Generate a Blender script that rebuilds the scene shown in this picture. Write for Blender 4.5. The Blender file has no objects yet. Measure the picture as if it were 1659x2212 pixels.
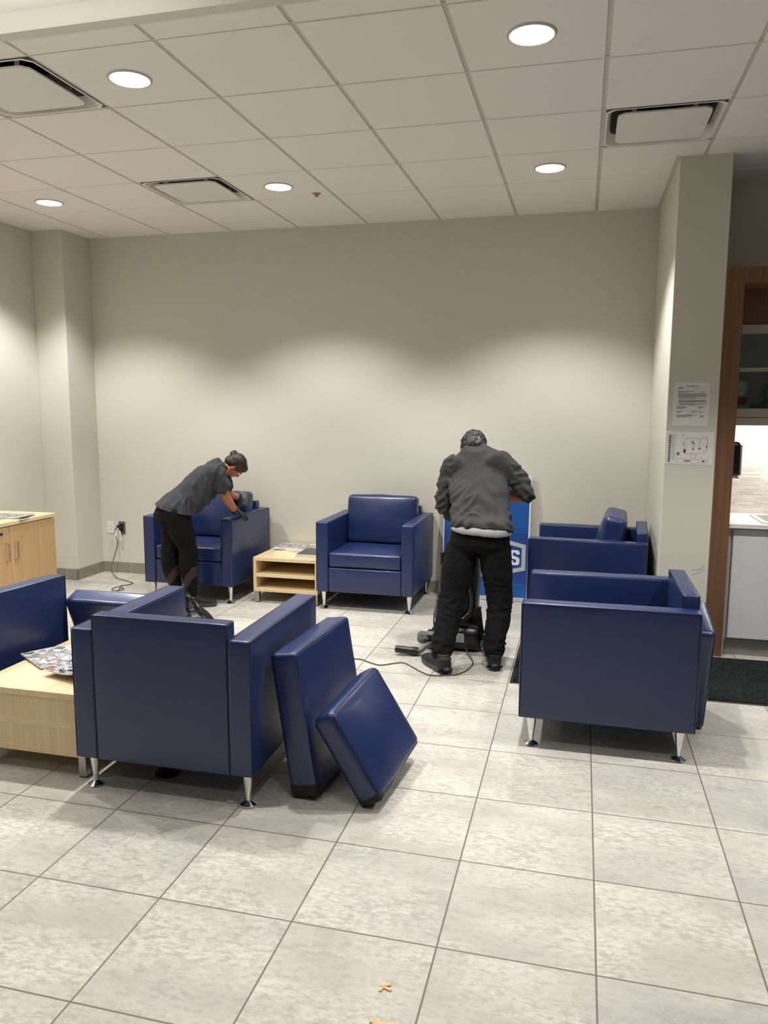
import bpy, bmesh, math, random
from mathutils import Vector, Matrix, Euler, noise
random.seed(7)
S = bpy.context.scene
COL = S.collection
PI = math.pi

# ------------------------------------------------------------------ camera, world, exposure
cam_d = bpy.data.cameras.new('camera'); cam = bpy.data.objects.new('camera', cam_d); COL.objects.link(cam)
F_PX, YAW, PITCH, ROLL = 1671.0, math.radians(14.2323), math.radians(82.2428), math.radians(0.2546)
cam_d.sensor_fit = 'VERTICAL'; cam_d.sensor_height = 24.0; cam_d.lens = F_PX * 24.0 / 2212.0
cam_d.clip_start = 0.05
cam.matrix_world = Matrix.Translation((0, 0, 1.585)) @ (Matrix.Rotation(YAW, 4, 'Z') @ Matrix.Rotation(PITCH, 4, 'X') @ Matrix.Rotation(ROLL, 4, 'Z'))
S.camera = cam
W = bpy.data.worlds.new('world'); S.world = W; W.use_nodes = True
W.node_tree.nodes['Background'].inputs[0].default_value = (1.0, 0.99, 0.975, 1)
W.node_tree.nodes['Background'].inputs[1].default_value = 0.045
S.view_settings.view_transform = 'Standard'; S.view_settings.look = 'None'
S.view_settings.gamma = 1.0; S.view_settings.use_curve_mapping = False
S.view_settings.exposure = 0.13
SPOT_W = 205.0          # ceiling downlights
SPOT_FRONT_W = 36.0    # downlights of the hall on the camera's side
CEIL_FILL_W = 16.0          # added unseen lamp that brightens the hall's higher ceiling
STRIP_W = 9.0          # strip lamp under the kitchen wall cabinet

# ------------------------------------------------------------------ helpers
def lin(c):
    o = []
    for v in c[:3]:
        v = v / 255.0
        o.append(v / 12.92 if v <= 0.04045 else ((v + 0.055) / 1.055) ** 2.4)
    return (o[0], o[1], o[2], 1.0)

class NT:
    def __init__(s, name):
        s.m = bpy.data.materials.new(name); s.m.use_nodes = True
        s.t = s.m.node_tree; s.b = s.t.nodes['Principled BSDF']
    def n(s, typ, **kw):
        nd = s.t.nodes.new(typ)
        for k, v in kw.items():
            if k in nd.inputs.keys(): nd.inputs[k].default_value = v
            else: setattr(nd, k, v)
        return nd
    def l(s, a, b): s.t.links.new(a, b)
    def coord(s, scale=(1, 1, 1), loc=(0, 0, 0), rot=(0, 0, 0)):
        tc = s.n('ShaderNodeTexCoord'); mp = s.n('ShaderNodeMapping')
        mp.inputs['Scale'].default_value = scale; mp.inputs['Location'].default_value = loc; mp.inputs['Rotation'].default_value = rot
        s.l(tc.outputs['Object'], mp.inputs[0]); return mp.outputs[0]
    def noise(s, vec, scale, detail=3, rough=0.5):
        nd = s.n('ShaderNodeTexNoise'); nd.inputs['Scale'].default_value = scale
        nd.inputs['Detail'].default_value = detail; nd.inputs['Roughness'].default_value = rough
        s.l(vec, nd.inputs['Vector']); return nd.outputs[0]
    def ramp(s, fac, stops):
        r = s.n('ShaderNodeValToRGB'); e = r.color_ramp.elements
        while len(e) < len(stops): e.new(0.5)
        for i, (p, c) in enumerate(stops):
            e[i].position = p; e[i].color = c
        s.l(fac, r.inputs[0]); return r.outputs[0]
    def mix(s, fac, a, b, mode='MIX'):
        m = s.n('ShaderNodeMix'); m.data_type = 'RGBA'; m.blend_type = mode
        if isinstance(fac, float): m.inputs[0].default_value = fac
        else: s.l(fac, m.inputs[0])
        for i, v in ((6, a), (7, b)):
            if isinstance(v, tuple): m.inputs[i].default_value = v
            else: s.l(v, m.inputs[i])
        return m.outputs[2]
    def bump(s, h, strength=0.2, dist=0.002):
        b = s.n('ShaderNodeBump'); b.inputs['Strength'].default_value = strength; b.inputs['Distance'].default_value = dist
        s.l(h, b.inputs['Height']); s.l(b.outputs[0], s.b.inputs['Normal'])

def mat(name, rgb, rough=0.6, metal=0.0, spec=0.5, bump=None, var=None, coat=0.0, emit=None, trans=0.0, sheen=0.0):
    m = NT(name); c = lin(rgb)
    m.b.inputs['Base Color'].default_value = c
    m.b.inputs['Roughness'].default_value = rough; m.b.inputs['Metallic'].default_value = metal
    m.b.inputs['Specular IOR Level'].default_value = spec
    if coat: m.b.inputs['Coat Weight'].default_value = coat; m.b.inputs['Coat Roughness'].default_value = 0.15
    if trans: m.b.inputs['Transmission Weight'].default_value = trans
    if sheen: m.b.inputs['Sheen Weight'].default_value = sheen
    if emit: m.b.inputs['Emission Color'].default_value = lin(emit[0]); m.b.inputs['Emission Strength'].default_value = emit[1]
    if var:   # (scale, amount)
        f = m.noise(m.coord(), var[0], 4)
        d = var[1]
        c1 = (c[0] * (1 - d), c[1] * (1 - d), c[2] * (1 - d), 1); c2 = (c[0] * (1 + d), c[1] * (1 + d), c[2] * (1 + d), 1)
        m.l(m.ramp(f, [(0.3, c1), (0.7, c2)]), m.b.inputs['Base Color'])
    if bump:  # (scale, strength, dist)
        m.bump(m.noise(m.coord(), bump[0], 3), bump[1], bump[2])
    return m.m

def wood(name, c1, c2, rot=(0, 0, 0), scale=(1, 1, 1), rough=0.45, grain=(38, 38, 1.6)):
    m = NT(name); v = m.coord(scale=grain, rot=rot)
    f = m.noise(v, 1.0, 5, 0.6); f2 = m.noise(m.coord(scale=(grain[0] * 5, grain[1] * 5, grain[2] * 2), rot=rot), 1.0, 3)
    a = m.ramp(f, [(0.3, lin(c1)), (0.7, lin(c2))])
    b = m.mix(0.18, a, m.ramp(f2, [(0.35, lin(c1)), (0.65, lin(c2))]))
    m.l(b, m.b.inputs['Base Color']); m.b.inputs['Roughness'].default_value = rough
    m.bump(f2, 0.05, 0.001)
    return m.m

def floor_mat():
    m = NT('porcelain_tile_floor'); t = 0.4562; g = 0.0048
    v = m.coord(loc=(-0.0973 + 20 * t, -3.8953 + 20 * t, 0))
    br = m.n('ShaderNodeTexBrick'); m.l(v, br.inputs['Vector'])
    br.offset = 0.0; br.squash = 1.0
    br.inputs['Scale'].default_value = 1.0; br.inputs['Brick Width'].default_value = t; br.inputs['Row Height'].default_value = t
    br.inputs['Mortar Size'].default_value = g / 1.6; br.inputs['Mortar Smooth'].default_value = 0.1; br.inputs['Bias'].default_value = 0.0
    br.inputs['Color1'].default_value = (0, 0, 0, 1); br.inputs['Color2'].default_value = (1, 1, 1, 1); br.inputs['Mortar'].default_value = (0.5, 0.5, 0.5, 1)
    # each tile shows a different cut of the same mottled print
    sep = m.n('ShaderNodeMath', operation='MULTIPLY'); m.l(br.outputs['Color'], sep.inputs[0]); sep.inputs[1].default_value = 37.0
    cb = m.n('ShaderNodeCombineXYZ'); m.l(sep.outputs[0], cb.inputs[2])
    add = m.n('ShaderNodeVectorMath', operation='ADD'); m.l(v, add.inputs[0]); m.l(cb.outputs[0], add.inputs[1])
    st = m.n('ShaderNodeMapping'); st.inputs['Scale'].default_value = (1.0, 2.1, 1.0); m.l(add.outputs[0], st.inputs[0])
    big = m.noise(st.outputs[0], 3.2, 3, 0.55); fine = m.noise(st.outputs[0], 34, 8, 0.75); mask = m.noise(st.outputs[0], 2.1, 2)
    base = m.ramp(big, [(0.3, lin((171, 168, 161))), (0.7, lin((190, 186, 178)))])
    marks = m.ramp(fine, [(0.42, (0, 0, 0, 1)), (0.60, (1, 1, 1, 1))])
    mk = m.ramp(mask, [(0.40, (0.15, 0.15, 0.15, 1)), (0.62, (0.95, 0.95, 0.95, 1))])
    fac = m.mix(1.0, marks, mk, 'MULTIPLY')
    c = m.mix(fac, base, lin((210, 206, 194)))
    dk = m.ramp(m.noise(st.outputs[0], 17, 6, 0.7), [(0.36, (0.34, 0.34, 0.34, 1)), (0.50, (0, 0, 0, 1))])
    c = m.mix(dk, c, lin((148, 144, 138)))
    tint = m.ramp(br.outputs['Color'], [(0.0, (0.95, 0.95, 0.955, 1)), (1.0, (1.03, 1.025, 1.01, 1))])
    c = m.mix(1.0, c, tint, 'MULTIPLY')
    c = m.mix(br.outputs['Fac'], c, lin((122, 106, 98)))
    m.l(c, m.b.inputs['Base Color'])
    rr = m.ramp(fine, [(0.3, (0.40, 0.40, 0.40, 1)), (0.7, (0.52, 0.52, 0.52, 1))]); m.l(rr, m.b.inputs['Roughness'])
    inv = m.n('ShaderNodeMath', operation='SUBTRACT'); inv.inputs[0].default_value = 1.0; m.l(br.outputs['Fac'], inv.inputs[1])
    m.bump(inv.outputs[0], 0.6, 0.002)
    m.b.inputs['Specular IOR Level'].default_value = 0.35
    return m.m

def mosaic_mat():
    m = NT('linear_mosaic_tile'); v = m.coord(rot=(PI / 2, 0, 0))
    br = m.n('ShaderNodeTexBrick'); m.l(v, br.inputs['Vector']); br.offset = 0.37; br.offset_frequency = 3; br.squash = 1.4; br.squash_frequency = 2
    br.inputs['Scale'].default_value = 1.0; br.inputs['Brick Width'].default_value = 0.11; br.inputs['Row Height'].default_value = 0.0125
    br.inputs['Mortar Size'].default_value = 0.0009; br.inputs['Bias'].default_value = -0.1
    br.inputs['Color1'].default_value = lin((205, 200, 192)); br.inputs['Color2'].default_value = lin((176, 170, 162)); br.inputs['Mortar'].default_value = lin((222, 218, 210))
    m.l(br.outputs['Color'], m.b.inputs['Base Color']); m.b.inputs['Roughness'].default_value = 0.28
    m.bump(br.outputs['Fac'], 0.4, -0.0015)
    return m.m

M = {}
M['floor'] = floor_mat()
M['wall'] = mat('cream_wall_paint', (213, 210, 197), 0.85, spec=0.2, bump=(220, 0.12, 0.002))
M['trimtile'] = mat('grey_skirting_tile', (142, 137, 124), 0.6, var=(9, 0.06))
M['grout'] = mat('pale_grout', (196, 190, 176), 0.9)
M['ceil'] = mat('ceiling_tile', (240, 235, 230), 0.95, spec=0.1, bump=(520, 0.25, 0.002))
M['tbar'] = mat('ceiling_grid_metal', (205, 198, 188), 0.6)
M['hall_ceil'] = mat('white_plaster', (240, 238, 232), 0.9)
M['blue'] = mat('navy_vinyl', (26, 42, 86), 0.36, spec=0.6, coat=0.12, bump=(900, 0.12, 0.0006), var=(6, 0.06))
M['seam'] = mat('navy_seam', (14, 20, 44), 0.6)
M['chrome'] = mat('chrome', (225, 225, 225), 0.12, 1.0)
M['steel'] = mat('brushed_steel', (178, 176, 172), 0.35, 1.0)
M['black'] = mat('black_rubber', (18, 18, 19), 0.5)
M['blackfab'] = mat('black_strip_fabric', (30, 30, 32), 0.9, bump=(800, 0.3, 0.001))
M['birch'] = wood('birch_laminate', (214, 187, 143), (228, 205, 163))
M['birch_top'] = wood('birch_laminate_top', (219, 193, 150), (233, 212, 172), grain=(34, 3.0, 34))
M['maple'] = wood('maple_door_laminate', (190, 152, 106), (206, 171, 125))
M['walnut'] = wood('walnut_panel', (98, 68, 46), (126, 90, 62), grain=(30, 30, 1.2))
M['white_lam'] = mat('white_laminate', (214, 214, 214), 0.4)
M['cab_beige'] = mat('beige_lacquer', (176, 168, 154), 0.5)
M['counter'] = mat('white_worktop', (226, 223, 218), 0.35)
M['mosaic'] = mosaic_mat()
M['frost'] = mat('frosted_glass', (205, 214, 208), 0.22, trans=1.0); M['frost'].node_tree.nodes['Principled BSDF'].inputs['Alpha'].default_value = 0.55
M['paper'] = mat('white_paper', (232, 230, 224), 0.7)
M['ink'] = mat('grey_ink', (120, 118, 118), 0.8)
M['inkdark'] = mat('black_ink', (35, 35, 38), 0.8)
M['red'] = mat('red_ink', (120, 32, 44), 0.7)
M['mat'] = mat('black_carpet_mat', (34, 37, 37), 1.0, spec=0.1, bump=(160, 1.0, 0.01), var=(75, 0.75))
M['board_top'] = mat('sign_blue_upper', (30, 84, 158), 0.4)
M['board_low'] = mat('sign_blue_lower', (33, 66, 138), 0.4)
M['sign_white'] = mat('sign_white', (222, 224, 228), 0.5)
M['sign_grey'] = mat('sign_silver', (176, 180, 184), 0.4)
M['lamp'] = mat('lamp_lens', (255, 255, 250), 0.5, emit=((255, 252, 244), 9.0))
M['trimring'] = mat('lamp_trim', (196, 190, 182), 0.4)
M['vent'] = mat('diffuser_white', (230, 225, 218), 0.6)
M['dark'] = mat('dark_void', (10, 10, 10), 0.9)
M['skin'] = mat('skin', (176, 112, 80), 0.5, var=(30, 0.08))
M['shirt_m'] = mat('charcoal_marl_jersey', (62, 62, 63), 0.95, spec=0.15, bump=(420, 0.35, 0.0015), var=(120, 0.15))
M['shirt_w'] = mat('grey_cotton_jersey', (66, 66, 70), 0.95, spec=0.15, bump=(500, 0.25, 0.001), var=(90, 0.06))
M['under'] = mat('white_undershirt', (160, 160, 163), 0.9)
M['trous'] = mat('black_trouser_cloth', (17, 17, 19), 0.9, spec=0.2, bump=(300, 0.2, 0.001))
M['mesh'] = mat('sheer_mesh_inset', (58, 40, 36), 0.85)
M['stripe'] = mat('grey_side_stripe', (62, 62, 66), 0.9)
M['shoe'] = mat('black_shoe_knit', (24, 24, 26), 0.7, bump=(500, 0.3, 0.001))
M['sole'] = mat('dark_grey_sole', (58, 58, 60), 0.45)
M['solegloss'] = mat('clear_black_sole', (12, 12, 13), 0.12)
M['hair_b'] = mat('brown_hair', (46, 25, 16), 0.5, bump=(160, 0.6, 0.004))
M['hair_k'] = mat('greying_black_hair', (22, 21, 21), 0.45, var=(60, 0.95), bump=(140, 0.8, 0.004))
M['glove'] = mat('black_nitrile', (26, 26, 30), 0.32, bump=(70, 0.9, 0.004))
M['rag'] = mat('grey_rag', (92, 98, 98), 0.95, bump=(60, 0.8, 0.004))
M['bag'] = mat('black_bin_liner', (26, 26, 27), 0.22, bump=(26, 0.9, 0.012))
M['plastic_k'] = mat('black_plastic', (19, 19, 20), 0.32)
M['plastic_g'] = mat('grey_plastic', (96, 98, 100), 0.4)
M['cord'] = mat('grey_cord', (84, 76, 72), 0.55)
M['brownplate'] = mat('brown_plate', (98, 88, 72), 0.5)
M['eye'] = mat('eye_white', (225, 222, 215), 0.3)
M['lip'] = mat('lip', (140, 78, 66), 0.5)
M['scuff'] = mat('scuff_mark', (150, 142, 126), 0.9)
M['plywood'] = mat('wood_chip', (222, 186, 138), 0.7)

def link(name, me, mats, parent=None, loc=None, rot=None):
    o = bpy.data.objects.new(name, me); COL.objects.link(o)
    for m in (mats if isinstance(mats, (list, tuple)) else [mats]):
        me.materials.append(M[m] if isinstance(m, str) else m)
    if parent: o.parent = parent
    if loc is not None: o.location = loc
    if rot is not None: o.rotation_euler = rot
    return o
def obj(name, bm, mats, parent=None, loc=None, rot=None, smooth=False):
    me = bpy.data.meshes.new(name); bmesh.ops.recalc_face_normals(bm, faces=bm.faces); bm.to_mesh(me); bm.free()
    if smooth:
        for p in me.polygons: p.use_smooth = True
        try: me.set_sharp_from_angle(angle=math.radians(38))
        except Exception: pass
    return link(name, me, mats, parent, loc, rot)
def thing(name, label, cat, loc=(0, 0, 0), rot=(0, 0, 0), group=None):
    o = bpy.data.objects.new(name, None); COL.objects.link(o); o.empty_display_size = 0.1
    o.location = loc; o.rotation_euler = rot; return tag(o, label, cat, group)
def tag(o, label, cat, group=None):
    o['label'] = label; o['category'] = cat
    if group: o['group'] = group
    return o
def struct(o): o['kind'] = 'structure'; return o
def dup(root, loc, rot, label, group=None):
    r = root.copy(); COL.objects.link(r); r.location = loc; r.rotation_euler = rot; r['label'] = label
    if group: r['group'] = group
    for ch in list(root.children):
        c = ch.copy(); COL.objects.link(c); c.parent = r
        for g in ch.children:
            d = g.copy(); COL.objects.link(d); d.parent = c
    return r

def box(bm, x0, x1, y0, y1, z0, z1, mi=0, bev=0.0, seg=2, mtx=None):
    g = bmesh.ops.create_cube(bm, size=1.0)['verts']
    for v in g:
        v.co = Vector(((x0 + x1) / 2 + v.co.x * (x1 - x0), (y0 + y1) / 2 + v.co.y * (y1 - y0), (z0 + z1) / 2 + v.co.z * (z1 - z0)))
    fs = set(f for v in g for f in v.link_faces)
    for f in fs: f.material_index = mi
    if bev:
        es = set(e for v in g for e in v.link_edges)
        r = bmesh.ops.bevel(bm, geom=list(es), offset=bev, segments=seg, profile=0.5, affect='EDGES')
        for f in r['faces']: f.material_index = mi
        g = list(set(list(r['verts'])) | set(v for v in g if v.is_valid))
    if mtx is not None:
        for v in g: v.co = mtx @ v.co
    return g
def B(*a, **k):
    bm = bmesh.new(); box(bm, *a, **k); return bm

def softbox(bm, c, size, r=0.02, crown=(0, 0, 0), n=10, mi=0, mtx=None, wob=0.0, seed=0):
    """rounded, slightly inflated upholstery block"""
    hx, hy, hz = [s / 2 for s in size]
    def ax(h):
        q = [-h, -h + r * 0.3, -h + r * 0.65, -h + r]
        inner = [-h + r + (2 * h - 2 * r) * i / n for i in range(1, n)]
        return q + inner + [h - r, h - r * 0.65, h - r * 0.3, h]
    X, Y, Z = ax(hx), ax(hy), ax(hz)
    cache = {}
    def vert(p):
        k = (round(p[0], 6), round(p[1], 6), round(p[2], 6))
        if k in cache: return cache[k]
        q = Vector((max(-hx + r, min(hx - r, p[0])), max(-hy + r, min(hy - r, p[1])), max(-hz + r, min(hz - r, p[2]))))
        d = Vector(p) - q
        w = q + (d.normalized() * r if d.length > 1e-9 else d)
        fx, fy, fz = w.x / hx, w.y / hy, w.z / hz
        w.x += crown[0] * fx * (1 - fy * fy) * (1 - fz * fz)
        w.y += crown[1] * fy * (1 - fx * fx) * (1 - fz * fz)
        w.z += crown[2] * fz * (1 - fx * fx) * (1 - fy * fy)
        if wob:
            w += Vector((noise.noise(w * 7 + Vector((seed, 0, 0))), noise.noise(w * 7 + Vector((0, seed + 9, 0))), noise.noise(w * 6 + Vector((0, 0, seed + 5))))) * wob
        w += Vector(c)
        if mtx is not None: w = mtx @ w
        cache[k] = bm.verts.new(w); return cache[k]
    def grid(A, Bv, f):
        for i in range(len(A) - 1):
            for j in range(len(Bv) - 1):
                vs = [vert(f(A[i], Bv[j])), vert(f(A[i + 1], Bv[j])), vert(f(A[i + 1], Bv[j + 1])), vert(f(A[i], Bv[j + 1]))]
                try:
                    fc = bm.faces.new(vs); fc.material_index = mi
                except ValueError: pass
    for s in (-1, 1):
        grid(X, Y, lambda a, b: (a, b, s * hz)); grid(X, Z, lambda a, b: (a, s * hy, b)); grid(Y, Z, lambda a, b: (s * hx, a, b))

def tube(bm, pts, r, n=8, closed=False, mi=0, rr=None, cap=True):
    pts = [Vector(p) for p in pts]; N = len(pts); rings = []
    up = Vector((0, 0, 1))
    prev = None
    for i, p in enumerate(pts):
        a = pts[(i - 1) % N] if (closed or i > 0) else p
        b = pts[(i + 1) % N] if (closed or i < N - 1) else p
        t = (b - a).normalized()
        if prev is None:
            u = t.cross(up if abs(t.z) < 0.9 else Vector((1, 0, 0))).normalized()
        else:
            u = (prev - t * prev.dot(t)).normalized()
        prev = u; w = t.cross(u)
        rad = rr[i] if rr else r
        rings.append([bm.verts.new(p + (u * math.cos(2 * PI * k / n) + w * math.sin(2 * PI * k / n)) * rad) for k in range(n)])
    for i in range(N if closed else N - 1):
        A, Bq = rings[i], rings[(i + 1) % N]
        for k in range(n):
            f = bm.faces.new((A[k], A[(k + 1) % n], Bq[(k + 1) % n], Bq[k])); f.material_index = mi
    if cap and not closed:
        bm.faces.new(rings[0]).material_index = mi; bm.faces.new(rings[-1]).material_index = mi
def smooth_path(P, sub=6):
    P = [Vector(p) for p in P]; out = []
    for i in range(len(P) - 1):
        p0, p1, p2, p3 = P[max(i - 1, 0)], P[i], P[i + 1], P[min(i + 2, len(P) - 1)]
        for k in range(sub):
            t = k / sub
            out.append(0.5 * ((2 * p1) + (p2 - p0) * t + (2 * p0 - 5 * p1 + 4 * p2 - p3) * t * t + (3 * p1 - p0 - 3 * p2 + p3) * t ** 3))
    out.append(P[-1]); return out
def lathe(bm, prof, c=(0, 0, 0), n=24, mi=0, mtx=None):
    rings = []
    for r, z in prof:
        ring = []
        for k in range(n):
            v = Vector((c[0] + r * math.cos(2 * PI * k / n), c[1] + r * math.sin(2 * PI * k / n), c[2] + z))
            ring.append(bm.verts.new(mtx @ v if mtx is not None else v))
        rings.append(ring)
    for a, b in zip(rings, rings[1:]):
        for k in range(n):
            f = bm.faces.new((a[k], a[(k + 1) % n], b[(k + 1) % n], b[k])); f.material_index = mi
    bm.faces.new(rings[0]).material_index = mi; bm.faces.new(rings[-1]).material_index = mi

# ------------------------------------------------------------------ the room
H = 3.086; YW = 6.42; XL = -4.72; XP = -4.412; YP = 6.03; XC0 = 0.515; XC1 = 0.815; YC = 5.19; YK = 5.79; XR = 2.6; YN = -2.6; YB = 2.955; HH = 3.50
struct(obj('floor', B(XL - 0.1, XR, YN, YW + 0.1, -0.06, 0.0), 'floor'))
struct(obj('wall_back', B(XP - 0.4, XC0 + 0.3, YW, YW + 0.1, 0, H + 0.3), 'wall'))
struct(obj('wall_left', B(XL - 0.1, XL, YN, YW + 0.1, 0, HH), 'wall'))
bm = bmesh.new(); box(bm, XL, XP, YP, YW, 0, H + 0.2, bev=0.004)
struct(obj('wall_pillar_left', bm, 'wall'))
bm = bmesh.new(); box(bm, XC0, XC1, YC, YW, 0, H + 0.2, bev=0.004)
# scuffs on the column's front face
for pts in ([(0.722, 0.560), (0.748, 0.560), (0.772, 0.572), (0.790, 0.596)], [(0.715, 0.525), (0.745, 0.536), (0.792, 0.566)]):
    pp = smooth_path([(x, YC - 0.0002, z) for x, z in pts], 5)
    tube(bm, pp, 0.0016, 5, mi=1)
struct(obj('wall_column_right', bm, ['wall', 'scuff']))
struct(obj('wall_kitchen', B(XC1, XR, YK, YK + 0.1, 0, H + 0.2), 'wall'))

# suspended ceiling: tiles with dropped grid channels, open where the air diffusers sit
T = 0.6096; CX = 0.0485; CY = 3.103
vents = [(-5, 0), (-5, 3), (0, 2)]
bm = bmesh.new()
xs = [CX + i * T for i in range(-9, 6)]; ys = [CY + j * T for j in range(-1, 7)]
for i in range(-8, 5):
    for j in range(-1, 6):
        if (i, j) in vents: continue
        x0, x1 = max(CX + i * T + 0.010, XL), min(CX + (i + 1) * T - 0.010, XR)
        y0, y1 = max(CY + j * T + 0.0055, YB), min(CY + (j + 1) * T - 0.0055, YW + 0.02)
        if x1 - x0 < 0.02 or y1 - y0 < 0.01: continue
        box(bm, x0, x1, y0, y1, H, H + 0.02, 0, bev=0.0025, seg=1)
for i in range(-8, 6):
    x = CX + i * T
    if XL < x < XR: box(bm, x - 0.013, x + 0.013, YB, YW, H + 0.007, H + 0.03, 1)
for j in range(0, 7):
    y = CY + j * T
    if YB < y < YW: box(bm, XL, XR, y - 0.009, y + 0.009, H + 0.004, H + 0.03, 1)
# slim wall angle along the column's left face
box(bm, XC0 - 0.022, XC0, YC - 0.002, YW, H - 0.003, H + 0.001, 1)
struct(obj('ceiling', bm, ['ceil', 'tbar']))
# bulkhead where the lower ceiling starts, and the hall's higher ceiling
struct(obj('trim_1', B(XL, XR, YB - 0.06, YB, H - 0.004, 3.162, bev=0.002), 'wall'))
struct(obj('ceiling_hall', B(XL, XR, YN, YB, 3.162, 3.22), 'hall_ceil'))
# tiled skirting with pale joints
def skirting(name, a, b, nrm, offs):
    a = Vector((a[0], a[1], 0)); b = Vector((b[0], b[1], 0)); d = (b - a); L = d.length; d.normalize(); n = Vector((nrm[0], nrm[1], 0))
    rot = Matrix((( d.x, n.x, 0, a.x), (d.y, n.y, 0, a.y), (0, 0, 1, 0), (0, 0, 0, 1)))
    bm = bmesh.new(); x = 0; cuts = [0] + [o for o in offs if 0 < o < L] + [L]
    for p, q in zip(cuts, cuts[1:]): box(bm, p + 0.002, q - 0.002, 0, 0.010, 0.004, 0.103, 0, bev=0.001, seg=1, mtx=rot)
    box(bm, 0, L, 0, 0.0085, 0, 0.102, 1, mtx=rot)
    struct(obj(name, bm, ['trimtile', 'grout']))
skirting('baseboard_back', (XP, YW), (XC0, YW), (0, -1), [0.305 + 0.4562 * k for k in range(12)])
skirting('baseboard_pillar', (XP, YP - 0.01), (XP, YW), (1, 0), [0.31])
skirting('baseboard_pillar_front', (XL, YP), (XP + 0.01, YP), (0, -1), [0.2])
skirting('baseboard_left', (XL, 0.5), (XL, YP), (1, 0), [0.4562 * k for k in range(1, 14)])
skirting('baseboard_column', (XC0, YC), (XC0, YW), (-1, 0), [0.4562, 0.9124])
skirting('baseboard_column_front', (XC0, YC), (XC1, YC), (0, -1), [0.2])

# ------------------------------------------------------------------ ceiling fittings
def spot(name, parent, z, energy, size=math.radians(112), blend=0.5, r=0.06):
    l = bpy.data.lights.new(name, 'SPOT'); l.energy = energy; l.spot_size = size; l.spot_blend = blend; l.shadow_soft_size = r
    l.color = (1.0, 0.99, 0.965)
    o = bpy.data.objects.new(name, l); COL.objects.link(o); o.parent = parent; o.location = (0, 0, z); return o
def downlight(loc, label, energy, group='recessed ceiling downlights'):
    t = thing('downlight', label, 'ceiling light', loc, group=group)
    bm = bmesh.new(); lathe(bm, [(0.086, 0.0), (0.088, -0.005), (0.092, -0.008), (0.098, -0.007), (0.102, -0.002), (0.102, 0.0)], n=40)
    obj('trim_ring', bm, 'trimring', t, smooth=True)
    bm = bmesh.new(); lathe(bm, [(0.087, 0.0), (0.087, -0.004), (0.0005, -0.0045)], n=40); obj('lens', bm, 'lamp', t, smooth=True)
    spot('lamp', t, -0.012, energy); return t
LX = [-3.92, -2.09, -0.256]; LY = [3.413, 5.235]
names = {(-3.92, 5.235): 'round downlight near the ceiling corner above the left pillar', (-2.09, 5.235): 'round downlight beside the small sprinkler head, right of the middle air diffuser',
         (-0.256, 5.235): 'round downlight in the tile left of the right-hand air diffuser, nearer the back wall', (-2.09, 3.413): 'large round downlight right of the left-edge air diffuser',
         (-0.256, 3.413): 'largest round downlight, at the top of the picture right of centre'}
for x in LX:
    for y in LY:
        downlight((x, y, H), names.get((x, y), 'round downlight over the wooden cabinet outside the frame to the left'), SPOT_W)
downlight((1.57, 3.413, H), 'round downlight outside the frame right of the air diffuser', SPOT_W)
for x in (-3.9, -2.09, -0.256, 1.57):
    for y in (1.6, -0.3):
        downlight((x, y, 3.162), 'round downlight in the higher hall ceiling, %s row, %s column' % ({1.6: 'front', -0.3: 'rear'}[y], {-3.9: 'far left', -2.09: 'left', -0.256: 'centre', 1.57: 'right'}[x]), SPOT_FRONT_W, 'hall downlights behind the camera')
# unseen area lamp added to whiten the hall ceiling and give bounce fill
al = bpy.data.lights.new('added_ceiling_fill', 'AREA'); al.shape = 'RECTANGLE'; al.size = 2.6; al.size_y = 0.5; al.energy = CEIL_FILL_W; al.color = (1.0, 0.97, 0.92)
ao = bpy.data.objects.new('added_ceiling_fill', al); COL.objects.link(ao); ao.location = (-2.7, 2.35, 2.98); ao.rotation_euler = (PI, 0, 0)

def diffuser(i, j, label):
    cx, cy = CX + (i + 0.5) * T, CY + (j + 0.5) * T
    t = thing('air_diffuser', label, 'air vent', (cx, cy, H), group='square plaque air diffusers')
    bm = bmesh.new(); n = 48; h = T / 2 - 0.012
    def sq(rad, k, p):
        a = 2 * PI * (k + 0.5) / n; c, s = math.cos(a), math.sin(a)
        q = (abs(c) ** p + abs(s) ** p) ** (-1 / p); return (rad * q * c, rad * q * s)
    prof = [(h, 0.0, 40), (h * 0.965, 0.0, 16), (h * 0.945, 0.010, 12), (h * 0.90, 0.055, 9), (h * 0.78, 0.105, 6), (h * 0.62, 0.13, 3), (h * 0.60, 0.135, 2), (h * 0.60, 0.30, 2)]
    rings = [[bm.verts.new((*sq(r, k, p), z)) for k in range(n)] for r, z, p in prof]
    for a, (A, Bq) in enumerate(zip(rings, rings[1:])):
        for k in range(n):
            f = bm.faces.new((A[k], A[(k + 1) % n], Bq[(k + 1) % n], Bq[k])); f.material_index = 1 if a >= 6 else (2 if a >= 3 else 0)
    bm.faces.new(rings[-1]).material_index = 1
    obj('housing', bm, ['vent', 'dark', mat('pan_shade_grey', (84, 80, 75), 0.7)], t, smooth=True)  # pan's inner slopes coloured darker to paint in the shade of the gap
    bm = bmesh.new(); hp = 0.232
    lo = [bm.verts.new((*sq(hp, k, 12), -0.004)) for k in range(n)]; hi = [bm.verts.new((*sq(hp, k, 12), 0.004)) for k in range(n)]
    bm.faces.new(lo); bm.faces.new(hi)
    for k in range(n): bm.faces.new((lo[k], lo[(k + 1) % n], hi[(k + 1) % n], hi[k]))
    obj('face_plate', bm, 'vent', t)
    for sx, sy in ((-1, -1), (1, -1), (-1, 1), (1, 1)):
        obj('hanger', B(sx * 0.15 - 0.012, sx * 0.15 + 0.012, sy * 0.185 - 0.002, sy * 0.185 + 0.002, 0.004, 0.07), 'vent', t)
    return t
diffuser(-5, 0, 'square air diffuser cut by the left edge of the picture')
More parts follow.
